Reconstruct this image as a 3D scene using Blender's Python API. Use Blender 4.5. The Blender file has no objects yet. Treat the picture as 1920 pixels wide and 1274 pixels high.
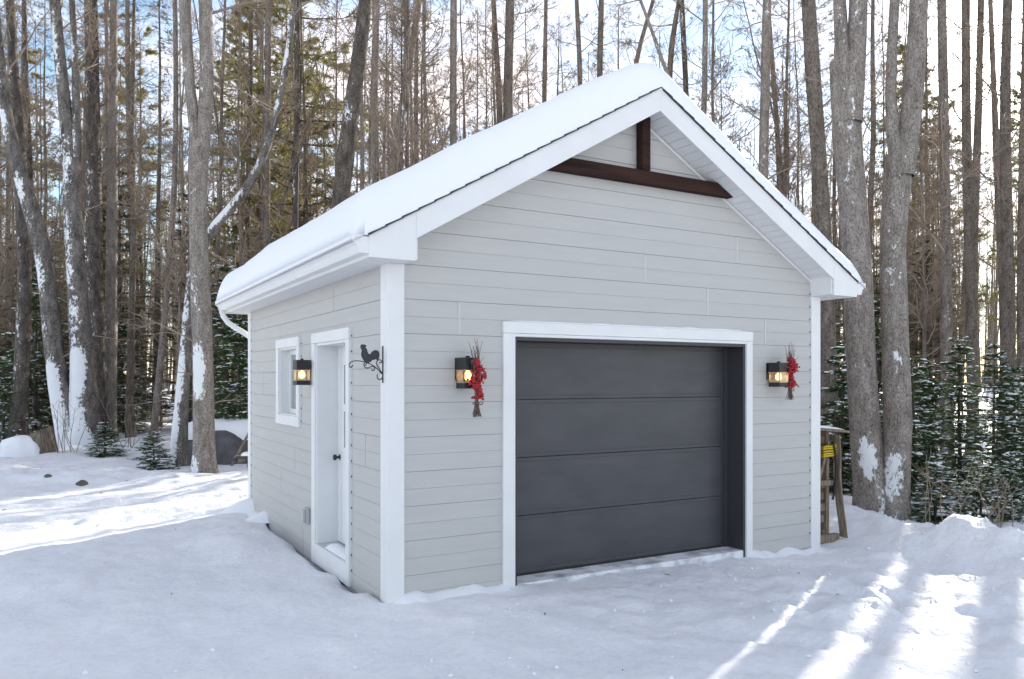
import bpy, math, random
import numpy as np

# ------------------------------------------------------------------ camera, sky, sun, exposure
F_PX, CX, HY = 1479.0, 960.0, 714.0            # focal length and horizon in the 1920 px photograph
CAM = np.array([-2.239, -5.760, 1.717])
RIGHT = np.array([.8651, -.5015]); FWD = np.array([.5016, .8651])
S = bpy.context.scene
cd = bpy.data.cameras.new('camera'); cam = bpy.data.objects.new('camera', cd)
S.collection.objects.link(cam); S.camera = cam
cam.location = CAM; cam.rotation_euler = (math.radians(90), 0, -math.atan2(FWD[0], FWD[1]))
cd.sensor_width = 36; cd.lens = F_PX / 1920 * 36; cd.shift_y = (HY - 637) / 1920
cd.clip_start = .05; cd.clip_end = 2000

SUN = np.array([1.0456, .5498, .408]); SUN /= np.linalg.norm(SUN)
SUN_EL = math.asin(SUN[2]); SUN_AZ = math.atan2(SUN[0], SUN[1])      # clockwise from +Y
w = bpy.data.worlds.new('World'); S.world = w; w.use_nodes = True
nt = w.node_tree; nt.nodes.clear()
sky = nt.nodes.new('ShaderNodeTexSky'); sky.sky_type = 'NISHITA'; sky.sun_disc = False
sky.sun_elevation = SUN_EL; sky.sun_rotation = SUN_AZ
sky.air_density = 1.0; sky.dust_density = .1; sky.ozone_density = 1.0
bg = nt.nodes.new('ShaderNodeBackground'); bg.inputs[1].default_value = .085
wo = nt.nodes.new('ShaderNodeOutputWorld')
def wn_(ty, **k):
    n = nt.nodes.new('ShaderNode' + ty)
    for a, b in k.items(): setattr(n, a, b)
    return n
# thin bright winter cloud over the blue, the same all round the sky, and the glare of the low sun itself
tcw = wn_('TexCoord'); mpw = wn_('Mapping'); mpw.inputs['Scale'].default_value = (1, 1, 2.6); mpw.inputs['Location'].default_value = (1.3, 2.1, .7)
nzw = wn_('TexNoise'); nzw.inputs['Scale'].default_value = 2.3; nzw.inputs['Detail'].default_value = 7; nzw.inputs['Roughness'].default_value = .6
nt.links.new(tcw.outputs['Generated'], mpw.inputs[0]); nt.links.new(mpw.outputs[0], nzw.inputs['Vector'])
mrw = wn_('MapRange'); mrw.inputs[1].default_value = .44; mrw.inputs[2].default_value = .66; mrw.inputs[3].default_value = .0; mrw.inputs[4].default_value = .92; nt.links.new(nzw.outputs['Fac'], mrw.inputs[0])
mxw = wn_('Mix', data_type='RGBA'); mxw.inputs['B'].default_value = (6.7, 6.0, 5.75, 1)
nt.links.new(mrw.outputs[0], mxw.inputs['Factor']); nt.links.new(sky.outputs[0], mxw.inputs['A'])
dtw = wn_('VectorMath', operation='DOT_PRODUCT'); dtw.inputs[1].default_value = SUN; nt.links.new(tcw.outputs['Generated'], dtw.inputs[0])
pww = wn_('Math', operation='POWER'); pww.inputs[1].default_value = 420; nt.links.new(dtw.outputs['Value'], pww.inputs[0])
adw = wn_('Mix', data_type='RGBA', blend_type='ADD'); adw.inputs['B'].default_value = (42, 40, 36, 1); nt.links.new(pww.outputs[0], adw.inputs['Factor']); nt.links.new(mxw.outputs['Result'], adw.inputs['A'])
nt.links.new(adw.outputs['Result'], bg.inputs[0]); nt.links.new(bg.outputs[0], wo.inputs[0])
sl = bpy.data.lights.new('sun', 'SUN'); sl.energy = 3.8; sl.angle = math.radians(.7); sl.color = (1, .93, .82)
so = bpy.data.objects.new('sun', sl); S.collection.objects.link(so)
so.rotation_euler = (math.radians(90) - SUN_EL, 0, math.pi - SUN_AZ)
so.location = (20, 10, 15)
vs = S.view_settings
vs.view_transform = 'Standard'; vs.look = 'None'; vs.gamma = 1; vs.exposure = 1.72; vs.use_curve_mapping = False
S.cycles.max_bounces = 6; S.cycles.diffuse_bounces = 3; S.cycles.transparent_max_bounces = 8

# ------------------------------------------------------------------ pixel helpers (photo pixel -> place)
def ray(x, y):
    a = (x - CX) / F_PX; h = a * RIGHT + FWD
    return np.array([h[0], h[1], (HY - y) / F_PX])
def at(x, y, D): return CAM + D * ray(x, y)                       # at depth D
def onY(x, y, Y=0.): r = ray(x, y); return CAM + r * ((Y - CAM[1]) / r[1])
def onX(x, y, X=0.): r = ray(x, y); return CAM + r * ((X - CAM[0]) / r[0])

rng = np.random.RandomState(7); random.seed(7)
COL = S.collection

# ------------------------------------------------------------------ noise
def _hash(ix, iy, seed):
    n = (ix.astype(np.int64) * 374761393 + iy.astype(np.int64) * 668265263 + seed * 974711) & 0x7fffffff
    n = ((n ^ (n >> 13)) * 1274126177) & 0x7fffffff
    return ((n ^ (n >> 16)) & 0xffff) / 65535.
def vnoise(x, y, seed=0):
    x = np.asarray(x, float); y = np.asarray(y, float)
    ix = np.floor(x); iy = np.floor(y); fx = x - ix; fy = y - iy
    fx = fx * fx * fx * (fx * (fx * 6 - 15) + 10); fy = fy * fy * fy * (fy * (fy * 6 - 15) + 10)
    a = _hash(ix, iy, seed); b = _hash(ix + 1, iy, seed); c = _hash(ix, iy + 1, seed); d = _hash(ix + 1, iy + 1, seed)
    return (a + (b - a) * fx) * (1 - fy) + (c + (d - c) * fx) * fy - .5
def fbm(x, y, seed=0, o=4):
    r = 0; a = 1.; f = 1.
    for i in range(o): r = r + a * vnoise(x * f, y * f, seed + i * 17); a *= .5; f *= 2.03
    return r

# ------------------------------------------------------------------ mesh helpers
class MB:
    def __init__(s): s.v = []; s.f = []; s.n = 0
    def add(s, V, Fc):
        V = np.asarray(V, float).reshape(-1, 3); s.v.append(V)
        s.f.append((np.asarray(Fc, np.int64) + s.n)); s.n += len(V); return s
    def box(s, a, b):
        x0, y0, z0 = a; x1, y1, z1 = b
        V = [(x0,y0,z0),(x1,y0,z0),(x1,y1,z0),(x0,y1,z0),(x0,y0,z1),(x1,y0,z1),(x1,y1,z1),(x0,y1,z1)]
        return s.add(V, [(0,3,2,1),(4,5,6,7),(0,1,5,4),(1,2,6,5),(2,3,7,6),(3,0,4,7)])
    def obox(s, c, ax, ay, az):                       # oriented box, half-axis vectors
        c, ax, ay, az = map(np.asarray, (c, ax, ay, az)); V = []
        for k in (-1, 1):
            for i, j in ((-1,-1),(1,-1),(1,1),(-1,1)): V.append(c + ax*i + ay*j + az*k)
        return s.add(V, [(0,3,2,1),(4,5,6,7),(0,1,5,4),(1,2,6,5),(2,3,7,6),(3,0,4,7)])
    def prism(s, poly, off):                          # planar polygon (n,3) extruded by off; fan caps by ngon split
        P = np.asarray(poly, float); n = len(P); s.polys = getattr(s, 'polys', [])
        base = s.n; s.v.append(np.vstack([P, P + np.asarray(off)])); s.n += 2 * n
        s.f.append(np.array([(base+i, base+(i+1) % n, base+n+(i+1) % n, base+n+i) for i in range(n)]))
        s.polys.append([base+i for i in range(n)][::-1]); s.polys.append([base+n+i for i in range(n)]); return s
    def mesh(s, name):
        me = bpy.data.meshes.new(name)
        V = np.vstack(s.v); fs = []
        for f in s.f: fs.extend(f.tolist())
        fs.extend(getattr(s, 'polys', []))
        me.from_pydata(V.tolist(), [], fs); me.update(); return me
def fast_mesh(name, V, Fc, smooth=False):             # all faces same size, numpy
    V = np.asarray(V, np.float32); Fc = np.asarray(Fc, np.int32); k = Fc.shape[1]
    me = bpy.data.meshes.new(name)
    me.vertices.add(len(V)); me.vertices.foreach_set('co', V.ravel())
    me.loops.add(Fc.size); me.loops.foreach_set('vertex_index', Fc.ravel())
    me.polygons.add(len(Fc)); me.polygons.foreach_set('loop_start', np.arange(0, Fc.size, k, dtype=np.int32))
    me.update(calc_edges=True)
    if smooth: me.polygons.foreach_set('use_smooth', np.ones(len(Fc), bool))
    return me
def link(name, data, parent=None, mat=None):
    o = bpy.data.objects.new(name, data); COL.objects.link(o)
    if parent is not None: o.parent = parent
    if mat is not None and data is not None and len(data.materials) == 0: data.materials.append(mat)
    return o
def obj(name, mb, mat, parent=None, smooth=False, bevel=0):
    me = mb.mesh(name) if isinstance(mb, MB) else mb
    if smooth: me.polygons.foreach_set('use_smooth', np.ones(len(me.polygons), bool))
    o = link(name, me, parent, mat)
    if bevel:
        m = o.modifiers.new('bevel', 'BEVEL'); m.width = bevel; m.segments = 2; m.limit_method = 'ANGLE'; m.angle_limit = .7
    return o
def tag(o, label, cat, group=None):
    o['label'] = label; o['category'] = cat
    if group: o['group'] = group
    return o
def thing(name, label, cat, loc=(0, 0, 0), rz=0, group=None, sc=1):
    o = bpy.data.objects.new(name, None); COL.objects.link(o); o.empty_display_size = .2
    o.location = loc; o.rotation_euler = (0, 0, rz); o.scale = (sc, sc, sc) if not hasattr(sc, '__len__') else sc
    return tag(o, label, cat, group)
def boxo(name, a, b, mat, parent, bevel=0): return obj(name, MB().box(a, b), mat, parent, bevel=bevel)

def tubes(P, R, k=3, cap=False):
    """P (T,n,3), R (T,n) -> verts, quad faces for T tubes of n rings with k sides"""
    P = np.asarray(P, float); R = np.asarray(R, float); T, n, _ = P.shape
    d = np.gradient(P, axis=1); d /= np.linalg.norm(d, axis=2, keepdims=True) + 1e-9
    m = d.mean(axis=1); ref = np.where(np.abs(m[:, 2:3]) > .8, np.array([[1., 0, 0]]), np.array([[0, 0, 1.]]))
    u = np.cross(d, ref[:, None, :]); u /= np.linalg.norm(u, axis=2, keepdims=True) + 1e-9
    v = np.cross(d, u)
    an = np.arange(k) * 2 * math.pi / k
    V = P[:, :, None, :] + R[:, :, None, None] * (np.cos(an)[None, None, :, None] * u[:, :, None, :] + np.sin(an)[None, None, :, None] * v[:, :, None, :])
    idx = np.arange(T * n * k).reshape(T, n, k)
    a = idx[:, :-1, :]; b = np.roll(idx, -1, axis=2)[:, :-1, :]; c = np.roll(idx, -1, axis=2)[:, 1:, :]; e = idx[:, 1:, :]
    return V.reshape(-1, 3), np.stack([a, b, c, e], -1).reshape(-1, 4)
def tube1(mb, pts, r, k=6):
    pts = np.asarray(pts, float); r = np.full(len(pts), r) if np.isscalar(r) else np.asarray(r)
    V, Fc = tubes(pts[None], r[None], k); b = mb.n; mb.add(V, Fc); n = len(pts)
    mb.polys = getattr(mb, 'polys', []); mb.polys.append([b+i for i in range(k)]); mb.polys.append([b+(n-1)*k+i for i in range(k)][::-1])
    return mb
def smooth_path(pts, n):
    pts = np.asarray(pts, float); m = len(pts)
    s = np.r_[0, np.cumsum(np.linalg.norm(np.diff(pts[:, :3], axis=0), axis=1))]; t = np.linspace(0, s[-1], n)
    out = np.stack([np.interp(t, s, pts[:, i]) for i in range(pts.shape[1])], 1)
    for _ in range(2): out[1:-1] = .25 * out[:-2] + .5 * out[1:-1] + .25 * out[2:]
    return out
class Quads:
    def __init__(s): s.V = []; s.F = []; s.n = 0
    def add(s, VF): V, Fc = VF; s.V.append(V); s.F.append(Fc + s.n); s.n += len(V)
    def mesh(s, name, smooth=True): return fast_mesh(name, np.vstack(s.V), np.vstack(s.F), smooth)

# ------------------------------------------------------------------ materials
def mat(name, color, rough=.6, spec=.5, metallic=0, build=None):
    m = bpy.data.materials.new(name); m.use_nodes = True; t = m.node_tree; p = t.nodes['Principled BSDF']
    p.inputs['Base Color'].default_value = (*color, 1); p.inputs['Roughness'].default_value = rough
    p.inputs['Specular IOR Level'].default_value = spec; p.inputs['Metallic'].default_value = metallic
    if build: build(t, p)
    return m
def N(t, ty, **k):
    n = t.nodes.new('ShaderNode' + ty)
    for a, b in k.items(): setattr(n, a, b)
    return n
def noise(t, scale, detail=4, vec=None, stretch=None, rough=.55, coord='Object'):
    tc = N(t, 'TexCoord'); src = tc.outputs[coord]
    if stretch:
        mp = N(t, 'Mapping'); mp.inputs['Scale'].default_value = stretch; t.links.new(src, mp.inputs[0]); src = mp.outputs[0]
    n = N(t, 'TexNoise'); n.inputs['Scale'].default_value = scale; n.inputs['Detail'].default_value = detail; n.inputs['Roughness'].default_value = rough
    t.links.new(src, n.inputs['Vector']); return n.outputs['Fac']
def ramp(t, fac, stops):
    r = N(t, 'ValToRGB'); e = r.color_ramp.elements
    while len(e) < len(stops): e.new(.5)
    for i, (p_, c) in enumerate(stops): e[i].position = p_; e[i].color = (*c, 1) if len(c) == 3 else c
    t.links.new(fac, r.inputs[0]); return r.outputs[0]
def bump(t, p, fac, strength=.3, dist=.01, prev=None):
    b = N(t, 'Bump'); b.inputs['Strength'].default_value = strength; b.inputs['Distance'].default_value = dist
    t.links.new(fac, b.inputs['Height'])
    if prev is not None: t.links.new(prev, b.inputs['Normal'])
    t.links.new(b.outputs[0], p.inputs['Normal']); return b.outputs[0]
def varied(c1, c2, scale, detail=5, bs=.3, bd=.005, stretch=None, lo=.3, hi=.7, bscale=None):
    def f(t, p):
        t.links.new(ramp(t, noise(t, scale, detail, stretch=stretch), [(lo, c1), (hi, c2)]), p.inputs['Base Color'])
        if bs: bump(t, p, noise(t, bscale or scale * 4, 6, stretch=stretch), bs, bd)
    return f
def snow_build(t, p):
    c1 = ramp(t, noise(t, .9, 8, rough=.7), [(.3, (.83, .85, .885)), (.65, (.93, .94, .955))])
    mx = N(t, 'Mix', data_type='RGBA', blend_type='MULTIPLY'); mx.inputs['Factor'].default_value = 1
    t.links.new(c1, mx.inputs['A']); t.links.new(ramp(t, noise(t, 14, 8, stretch=(1, 1.6, 1), rough=.72), [(.36, (.92, .925, .93)), (.52, (1, 1, 1))]), mx.inputs['B']); t.links.new(mx.outputs['Result'], p.inputs['Base Color'])
    b = bump(t, p, noise(t, 9, 8, rough=.65), .8, .035)
    bump(t, p, noise(t, 60, 5), .5, .006, b)
M = {}
M['snow'] = mat('snow', (.9, .92, .95), .65, .25, build=snow_build)
def snow_smooth(t, p):
    bump(t, p, noise(t, 30, 6), .18, .01)
M['snow_soft'] = mat('snow_soft', (.9, .915, .94), .65, .25, build=snow_smooth)
M['siding'] = mat('siding', (.52, .51, .495), .55, .3, build=varied((.51, .50, .485), (.54, .53, .515), 2.2, 4, .35, .0025, stretch=(1, 1, 9), bscale=14))
M['white'] = mat('white_trim', (.8, .8, .8), .45, .4, build=varied((.77, .77, .775), (.82, .82, .82), 3, 4, .08, .002))
M['soffit'] = mat('soffit_white', (.78, .78, .78), .5, .4)
M['joint'] = mat('joint_clip', (.57, .57, .56), .4, .4)
M['dark'] = mat('dark_backing', (.05, .05, .055), .8)
M['backing'] = mat('wall_core', (.42, .41, .4), .8)
M['gdoor'] = mat('charcoal_steel', (.06, .058, .063), .42, .5, build=varied((.052, .052, .06), (.072, .071, .08), 2.5, 5, .25, .0015, stretch=(1, 1, 3), bscale=60))
M['gframe'] = mat('charcoal_frame', (.045, .045, .052), .4, .5)
M['black'] = mat('black_metal', (.018, .018, .02), .45, .5)
M['iron'] = mat('painted_iron', (.03, .032, .045), .5, .4)
M['wine'] = mat('stained_timber', (.05, .02, .018), .85, .08, build=varied((.022, .015, .014), (.056, .029, .024), 5, 6, .4, .004, stretch=(.25, 3, 3)))
M['shingle'] = mat('shingle', (.05, .05, .055), .85, build=varied((.03, .03, .035), (.07, .07, .075), 40, 3, .4, .003))
M['concrete'] = mat('foundation', (.035, .035, .038), .9, build=varied((.012, .012, .014), (.07, .07, .075), 22, 6, .8, .02))
M['slab'] = mat('dusted_concrete', (.5, .5, .51), .8, build=varied((.36, .36, .37), (.85, .86, .88), 4, 7, .4, .006, lo=.35, hi=.55))
M['sill'] = mat('sill_metal', (.55, .56, .57), .35, .5, .3)
M['outlet'] = mat('grey_plastic', (.5, .5, .5), .4, .4)
def glass_b(t, p):
    p.inputs['Transmission Weight'].default_value = .0
M['pane'] = mat('window_glass', (.3, .31, .32), .06, .6)
M['smoke'] = mat('lantern_glass', (1, .9, .75), .08, .5, build=lambda t, p: p.inputs['Transmission Weight'].__setattr__('default_value', .9))
def emis(name, c, s):
    return mat(name, c, .4, build=lambda t, p: (p.inputs['Emission Color'].__setattr__('default_value', (*c, 1)), p.inputs['Emission Strength'].__setattr__('default_value', s)))
M['bulb'] = emis('lit_bulb', (1, .62, .25), 1.5)
M['brass'] = mat('lantern_edge', (.55, .42, .3), .35, .5, .6)
M['berry'] = mat('red_berry', (.38, .012, .02), .3, .5, build=varied((.25, .008, .015), (.5, .02, .03), 60, 2, 0))
M['stem'] = mat('dry_stem', (.11, .075, .06), .8, build=varied((.06, .045, .04), (.2, .14, .11), 30, 3, 0))
M['plank'] = mat('weathered_wood', (.3, .24, .18), .8, .2, build=varied((.12, .092, .07), (.36, .29, .22), 4, 7, .5, .004, stretch=(6, 6, .7)))
M['rope'] = mat('yellow_rope', (.62, .45, .02), .6, build=varied((.45, .32, .01), (.7, .52, .03), 30, 3, .4, .003))
M['rubber'] = mat('black_rubber', (.02, .02, .022), .6)
M['tarp'] = mat('grey_tarp', (.1, .09, .1), .55, .4, build=varied((.06, .055, .06), (.14, .13, .14), 3, 6, .6, .03))
M['rock'] = mat('rock', (.12, .11, .1), .9, build=varied((.06, .055, .05), (.2, .18, .17), 12, 6, .7, .02))
M['stump'] = mat('stump_wood', (.2, .16, .12), .9, build=varied((.07, .055, .045), (.32, .26, .2), 8, 6, .8, .02, stretch=(4, 4, .6)))

def bark(name, c1, c2, c3, scale=9, snow=0., sdir=(-.75, -.6, .25), stretch=(1, 1, .35), bs=.9):
    """bark with plates and cracks; wind-driven snow clings to the side facing sdir"""
    def f(t, p):
        a = noise(t, scale, 8, stretch=stretch, rough=.7); b = noise(t, scale * 5.5, 9, stretch=(1, 1, .55), rough=.78)
        col = ramp(t, a, [(.3, c1), (.5, c2), (.72, c3)])
        mx = N(t, 'Mix', data_type='RGBA', blend_type='MULTIPLY'); mx.inputs['Factor'].default_value = .9
        t.links.new(col, mx.inputs['A']); t.links.new(ramp(t, b, [(.40, (.28, .27, .26)), (.50, (.85, .85, .85)), (.64, (1.25, 1.25, 1.25))]), mx.inputs['B'])
        out = mx.outputs['Result']
        if snow > -1:
            g = N(t, 'NewGeometry'); dt = N(t, 'VectorMath', operation='DOT_PRODUCT'); v = np.array(sdir); v = v / np.linalg.norm(v)
            dt.inputs[1].default_value = v; t.links.new(g.outputs['Normal'], dt.inputs[0])
            n1 = noise(t, 16, 7, stretch=(1, 1, .6), rough=.75); n2 = noise(t, 1.1, 3)
            m1 = N(t, 'Math', operation='MULTIPLY_ADD'); m1.inputs[1].default_value = .38; t.links.new(dt.outputs['Value'], m1.inputs[0]); t.links.new(n1, m1.inputs[2])
            m2 = N(t, 'Math', operation='MULTIPLY_ADD'); m2.inputs[1].default_value = .9; t.links.new(n2, m2.inputs[0]); t.links.new(m1.outputs[0], m2.inputs[2])
            at_ = N(t, 'Attribute', attribute_name='snow_amount'); m4 = N(t, 'Math', operation='MULTIPLY_ADD'); m4.inputs[1].default_value = .28
            t.links.new(at_.outputs['Fac'], m4.inputs[0]); t.links.new(m2.outputs[0], m4.inputs[2]); m2 = m4
            th = 1.42 - snow
            msk = N(t, 'MapRange'); msk.inputs[1].default_value = th; msk.inputs[2].default_value = th + .05; t.links.new(m2.outputs[0], msk.inputs[0])
            m3 = N(t, 'Mix', data_type='RGBA'); t.links.new(msk.outputs[0], m3.inputs['Factor']); t.links.new(out, m3.inputs['A']); m3.inputs['B'].default_value = (.88, .9, .93, 1)
            out = m3.outputs['Result']
        t.links.new(out, p.inputs['Base Color'])
        bb_ = bump(t, p, a, bs, .04); bump(t, p, b, .8, .02, bb_)
    return mat(name, c2, .9, .15, build=f)
M['bark_grey'] = bark('bark_grey', (0.189, 0.162, 0.142), (0.334, 0.294, 0.264), (0.478, 0.435, 0.399), 10, -.02, bs=.7)
M['bark_dark'] = bark('bark_dark', (0.058, 0.049, 0.043), (0.145, 0.125, 0.109), (0.290, 0.254, 0.225), 8, .0, bs=1)
M['bark_snowy'] = bark('bark_snowy', (0.081, 0.073, 0.068), (0.203, 0.182, 0.169), (0.378, 0.351, 0.324), 8, .09, bs=1)
M['bark_far'] = bark('bark_far', (0.128, 0.105, 0.090), (0.255, 0.214, 0.186), (0.405, 0.352, 0.307), 7, -.06)
M['bark_brown'] = bark('bark_brown', (.115, .094, .08), (.22, .185, .158), (.33, .29, .25), 7, -.1)
M['twig'] = mat('twig', (.14, .105, .085), .85, .15, build=varied((.20, .155, .12), (.42, .34, .27), .8, 3, 0))
M['needle'] = mat('fir_needles', (.03, .06, .035), .6, .25, build=varied((.075, .13, .05), (.16, .235, .08), 2.5, 4, 0))
M['needle_pine'] = mat('pine_needles', (.1, .105, .04), .6, .25, build=varied((.19, .18, .065), (.36, .32, .13), 1.2, 4, 0))
M['needle_brown'] = mat('spruce_needles', (.06, .06, .03), .7, .2, build=varied((.075, .085, .04), (.17, .155, .08), 1.5, 4, 0))
for k in ('needle', 'needle_pine', 'needle_brown'):      # thin leaves let some light through
    t = M[k].node_tree; p = t.nodes['Principled BSDF']; tr = N(t, 'BsdfTranslucent'); ms = N(t, 'MixShader'); ms.inputs[0].default_value = .45
    src = p.inputs['Base Color'].links[0].from_socket; t.links.new(src, tr.inputs[0])
    t.links.new(p.outputs[0], ms.inputs[1]); t.links.new(tr.outputs[0], ms.inputs[2]); t.links.new(ms.outputs[0], t.nodes['Material Output'].inputs[0])

# ------------------------------------------------------------------ snow ground (one sheet)
def seg_dist(X, Y, poly):
    best = np.full(np.shape(X), 1e9); hh = np.zeros(np.shape(X))
    for (a, b) in zip(poly[:-1], poly[1:]):
        ax, ay, ah = a; bx, by, bh = b; dx, dy = bx - ax, by - ay
        t = np.clip(((X - ax) * dx + (Y - ay) * dy) / (dx * dx + dy * dy), 0, 1)
        d = np.hypot(X - ax - t * dx, Y - ay - t * dy); m = d < best
        best = np.where(m, d, best); hh = np.where(m, ah + t * (bh - ah), hh)
    return best, hh
BERM_R = [at(1560, 950, 11.5), at(1600, 976, 9.6), at(1690, 984, 8.9), at(1800, 990, 8.3), at(1920, 1008, 7.7), at(2080, 1040, 6.9), at(2400, 1150, 5.6)]
BERM_L = [at(-500, 850, 16), at(-150, 860, 15), at(0, 868, 14.3), at(160, 878, 14), at(300, 888, 13.6), at(400, 893, 13.2), at(470, 890, 13.2), at(560, 880, 13.6)]
def gz(X, Y):
    X = np.asarray(X, float); Y = np.asarray(Y, float)
    z = -.10 * np.clip((X - .5) / 4.5, 0, 1) - .03 * np.clip(-X / 4, 0, 1)
    z = z + .05 * fbm(X / 3.1, Y / 3.1, 3) * np.clip(np.hypot(X - 2.4, Y + 1) / 6, .15, 1)
    z = z + .036 * fbm(X / .55, Y / .55, 11, 4) + .028 * fbm(X / .17, Y / .22, 13, 2)
    dr, hr = seg_dist(X, Y, BERM_R); dl, hl = seg_dist(X, Y, BERM_L)
    lump = 1 + .9 * fbm(X / .5, Y / .5, 23, 4)
    z = z + np.maximum(hr + .13, .16) * np.exp(-(dr / .55) ** 2) * lump
    z = z + np.maximum(hl, .1) * np.exp(-(dl / .7) ** 2) * lump
    # trodden, lumpy snow on the right of the yard
    tr = np.exp(-(((X - 3.6) / 1.6) ** 2 + ((Y + 2.0) / 1.5) ** 2)); z = z + tr * .12 * fbm(X / .22, Y / .3, 41, 3)
    # wheel ruts running across the yard on the left
    for off in (0, .55, 1.7, 2.2):
        q = (Y - 5.2 - off) + .10 * (X + 3) + .12 * np.sin(X * .7 + off)
        z = z - .03 * np.exp(-(q / .12) ** 2) * (X < .2) + .018 * np.exp(-((q - .25) / .09) ** 2) * (X < .2)
    # drift against the side wall
    z = z + .10 * np.exp(-((X + .55) / .35) ** 2) * np.exp(-((Y - 2.9) / 1.1) ** 2)
    z = z - .15 * np.exp(-(np.minimum(X, 0) / .13) ** 2) * np.clip((Y - .35) * 2.5, 0, 1) * np.clip((3.9 - Y) * 2.5, 0, 1) * (X < .05) * (.8 + .8 * fbm(X / .3, Y / .3, 51, 3))
    # woods: deeper, uneven snow, rising gently far behind
    far = np.clip((np.hypot(X - 1, Y - 3) - 9) / 5, 0, 1)
    z = z + far * (.10 + .28 * fbm(X / 2.2, Y / 2.2, 31, 4)) + .02 * np.clip(np.hypot(X, Y) - 22, 0, 60)
    inside = (X > -.02) & (X < 4.95) & (Y > .02) & (Y < 5.0)
    return np.where(inside, np.minimum(z, -.12), z)
def axis(lo, hi, step, far):
    c = np.arange(lo, hi, step); g = step * 1.12 ** np.arange(1, 200); g = np.cumsum(g); g = g[g < far]
    return np.r_[(lo - g)[::-1], c, hi + g]
ax_ = axis(-5.5, 9.0, .055, 160); ay_ = axis(-5.2, 11, .06, 160)
GX, GY = np.meshgrid(ax_, ay_); GZ = gz(GX, GY)
nx, ny = len(ax_), len(ay_); ii = np.arange(nx * ny).reshape(ny, nx)
ground = link('snow_ground', fast_mesh('snow_ground', np.stack([GX, GY, GZ], -1).reshape(-1, 3),
    np.stack([ii[:-1, :-1], ii[:-1, 1:], ii[1:, 1:], ii[1:, :-1]], -1).reshape(-1, 4), True), None, M['snow'])
ground['kind'] = 'structure'

# ------------------------------------------------------------------ garage
W, DP, P0, PZ = 4.935, 5.0, 1.272, .1355            # width, depth, reference siding line, line pitch
RX, RZ, SL = 2.4675, 4.345, .575                    # ridge x, deck height, slope
OV, EV = .30, .27                                   # rake and eave overhang
SOF = 2.625
def roofz(x): return RZ - SL * abs(x - RX)
G = thing('garage', 'small grey clapboard garage with dark overhead door and snow covered gable roof', 'garage')

def board_profile():                                # (height fraction, proud)
    return [(.005, .004), (.0055, .0125), (.489, .0105), (.494, .0075), (.500, .0075), (.504, .0118), (.9945, .0095), (.995, .004)]
def board_piece(place, z0, lo, hi, za=None, zb=None):
    """one double-lap siding board between lo(z) and hi(z); place(s, d, z) -> point"""
    H = 2 * PZ; za = z0 if za is None else za; zb = z0 + H if zb is None else zb
    rows = [(z0 + f * H, d) for f, d in board_profile()]
    rows = [r for r in rows if za - 1e-6 <= r[0] <= zb + 1e-6]
    if za > z0: rows.insert(0, (za, .011))
    if zb < z0 + H: rows.append((zb, .010))
    rows = [(z, d) for z, d in rows if hi(z) - lo(z) > .01]
    if len(rows) < 2: return None
    mb = MB(); V = []
    for z, d in rows:
        for s in (lo(z), hi(z)): V += [place(s, 0, z), place(s, d, z)]
    n = len(rows); Fc = []
    for i in range(n - 1):
        a = i * 4; b = a + 4
        Fc += [(a+1, a+3, b+3, b+1), (a, a+1, b+1, b), (a+3, a+2, b+2, b+3)]
    Fc += [(0, 2, 3, 1), ((n-1)*4, (n-1)*4+1, (n-1)*4+3, (n-1)*4+2)]
    return mb.add(V, Fc)
def siding(wall, place, s0, s1, holes, joints, top, clip=None, kmin=-10):
    k = kmin
    while P0 + k * PZ < top:
        z0 = P0 + k * PZ; z1 = min(z0 + 2 * PZ, top)
        cuts = sorted([s for s, kk in joints if kk == k])
        edges = [s0] + cuts + [s1]
        for e0, e1 in zip(edges[:-1], edges[1:]):
            g0 = e0 + (.004 if e0 in cuts else 0); g1 = e1 - (.004 if e1 in cuts else 0)
            pieces = [(g0, g1, z0, z1)]
            for (h0, h1, hz0, hz1) in holes:
                out = []
                for (a, b, c, d) in pieces:
                    if h1 <= a or h0 >= b or hz1 <= c + .005 or hz0 >= d - .005: out.append((a, b, c, d)); continue
                    if h0 > a: out.append((a, h0, c, d))
                    if h1 < b: out.append((h1, b, c, d))
                    if hz1 < d: out.append((max(a, h0), min(b, h1), hz1, d))
                    if hz0 > c: out.append((max(a, h0), min(b, h1), c, hz0))
                pieces = out
            for a, b, c, d in pieces:
                lo = (lambda z, a=a: max(a, clip(z)[0])) if clip else (lambda z, a=a: a)
                hi = (lambda z, b=b: min(b, clip(z)[1])) if clip else (lambda z, b=b: b)
                m = board_piece(place, z0, lo, hi, c, d)
                if m: obj('siding_board', m, M['siding'], wall)
        k += 2
GX0, GX1, GZT = 1.115, 3.835, 2.085                  # garage opening
DY0, DY1, DZ0, DZT = .93, 1.90, .09, 2.085           # side door opening (along Y)
WY0, WY1, WZ0, WZ1 = 2.57, 3.35, 1.33, 2.08          # window opening
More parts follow.
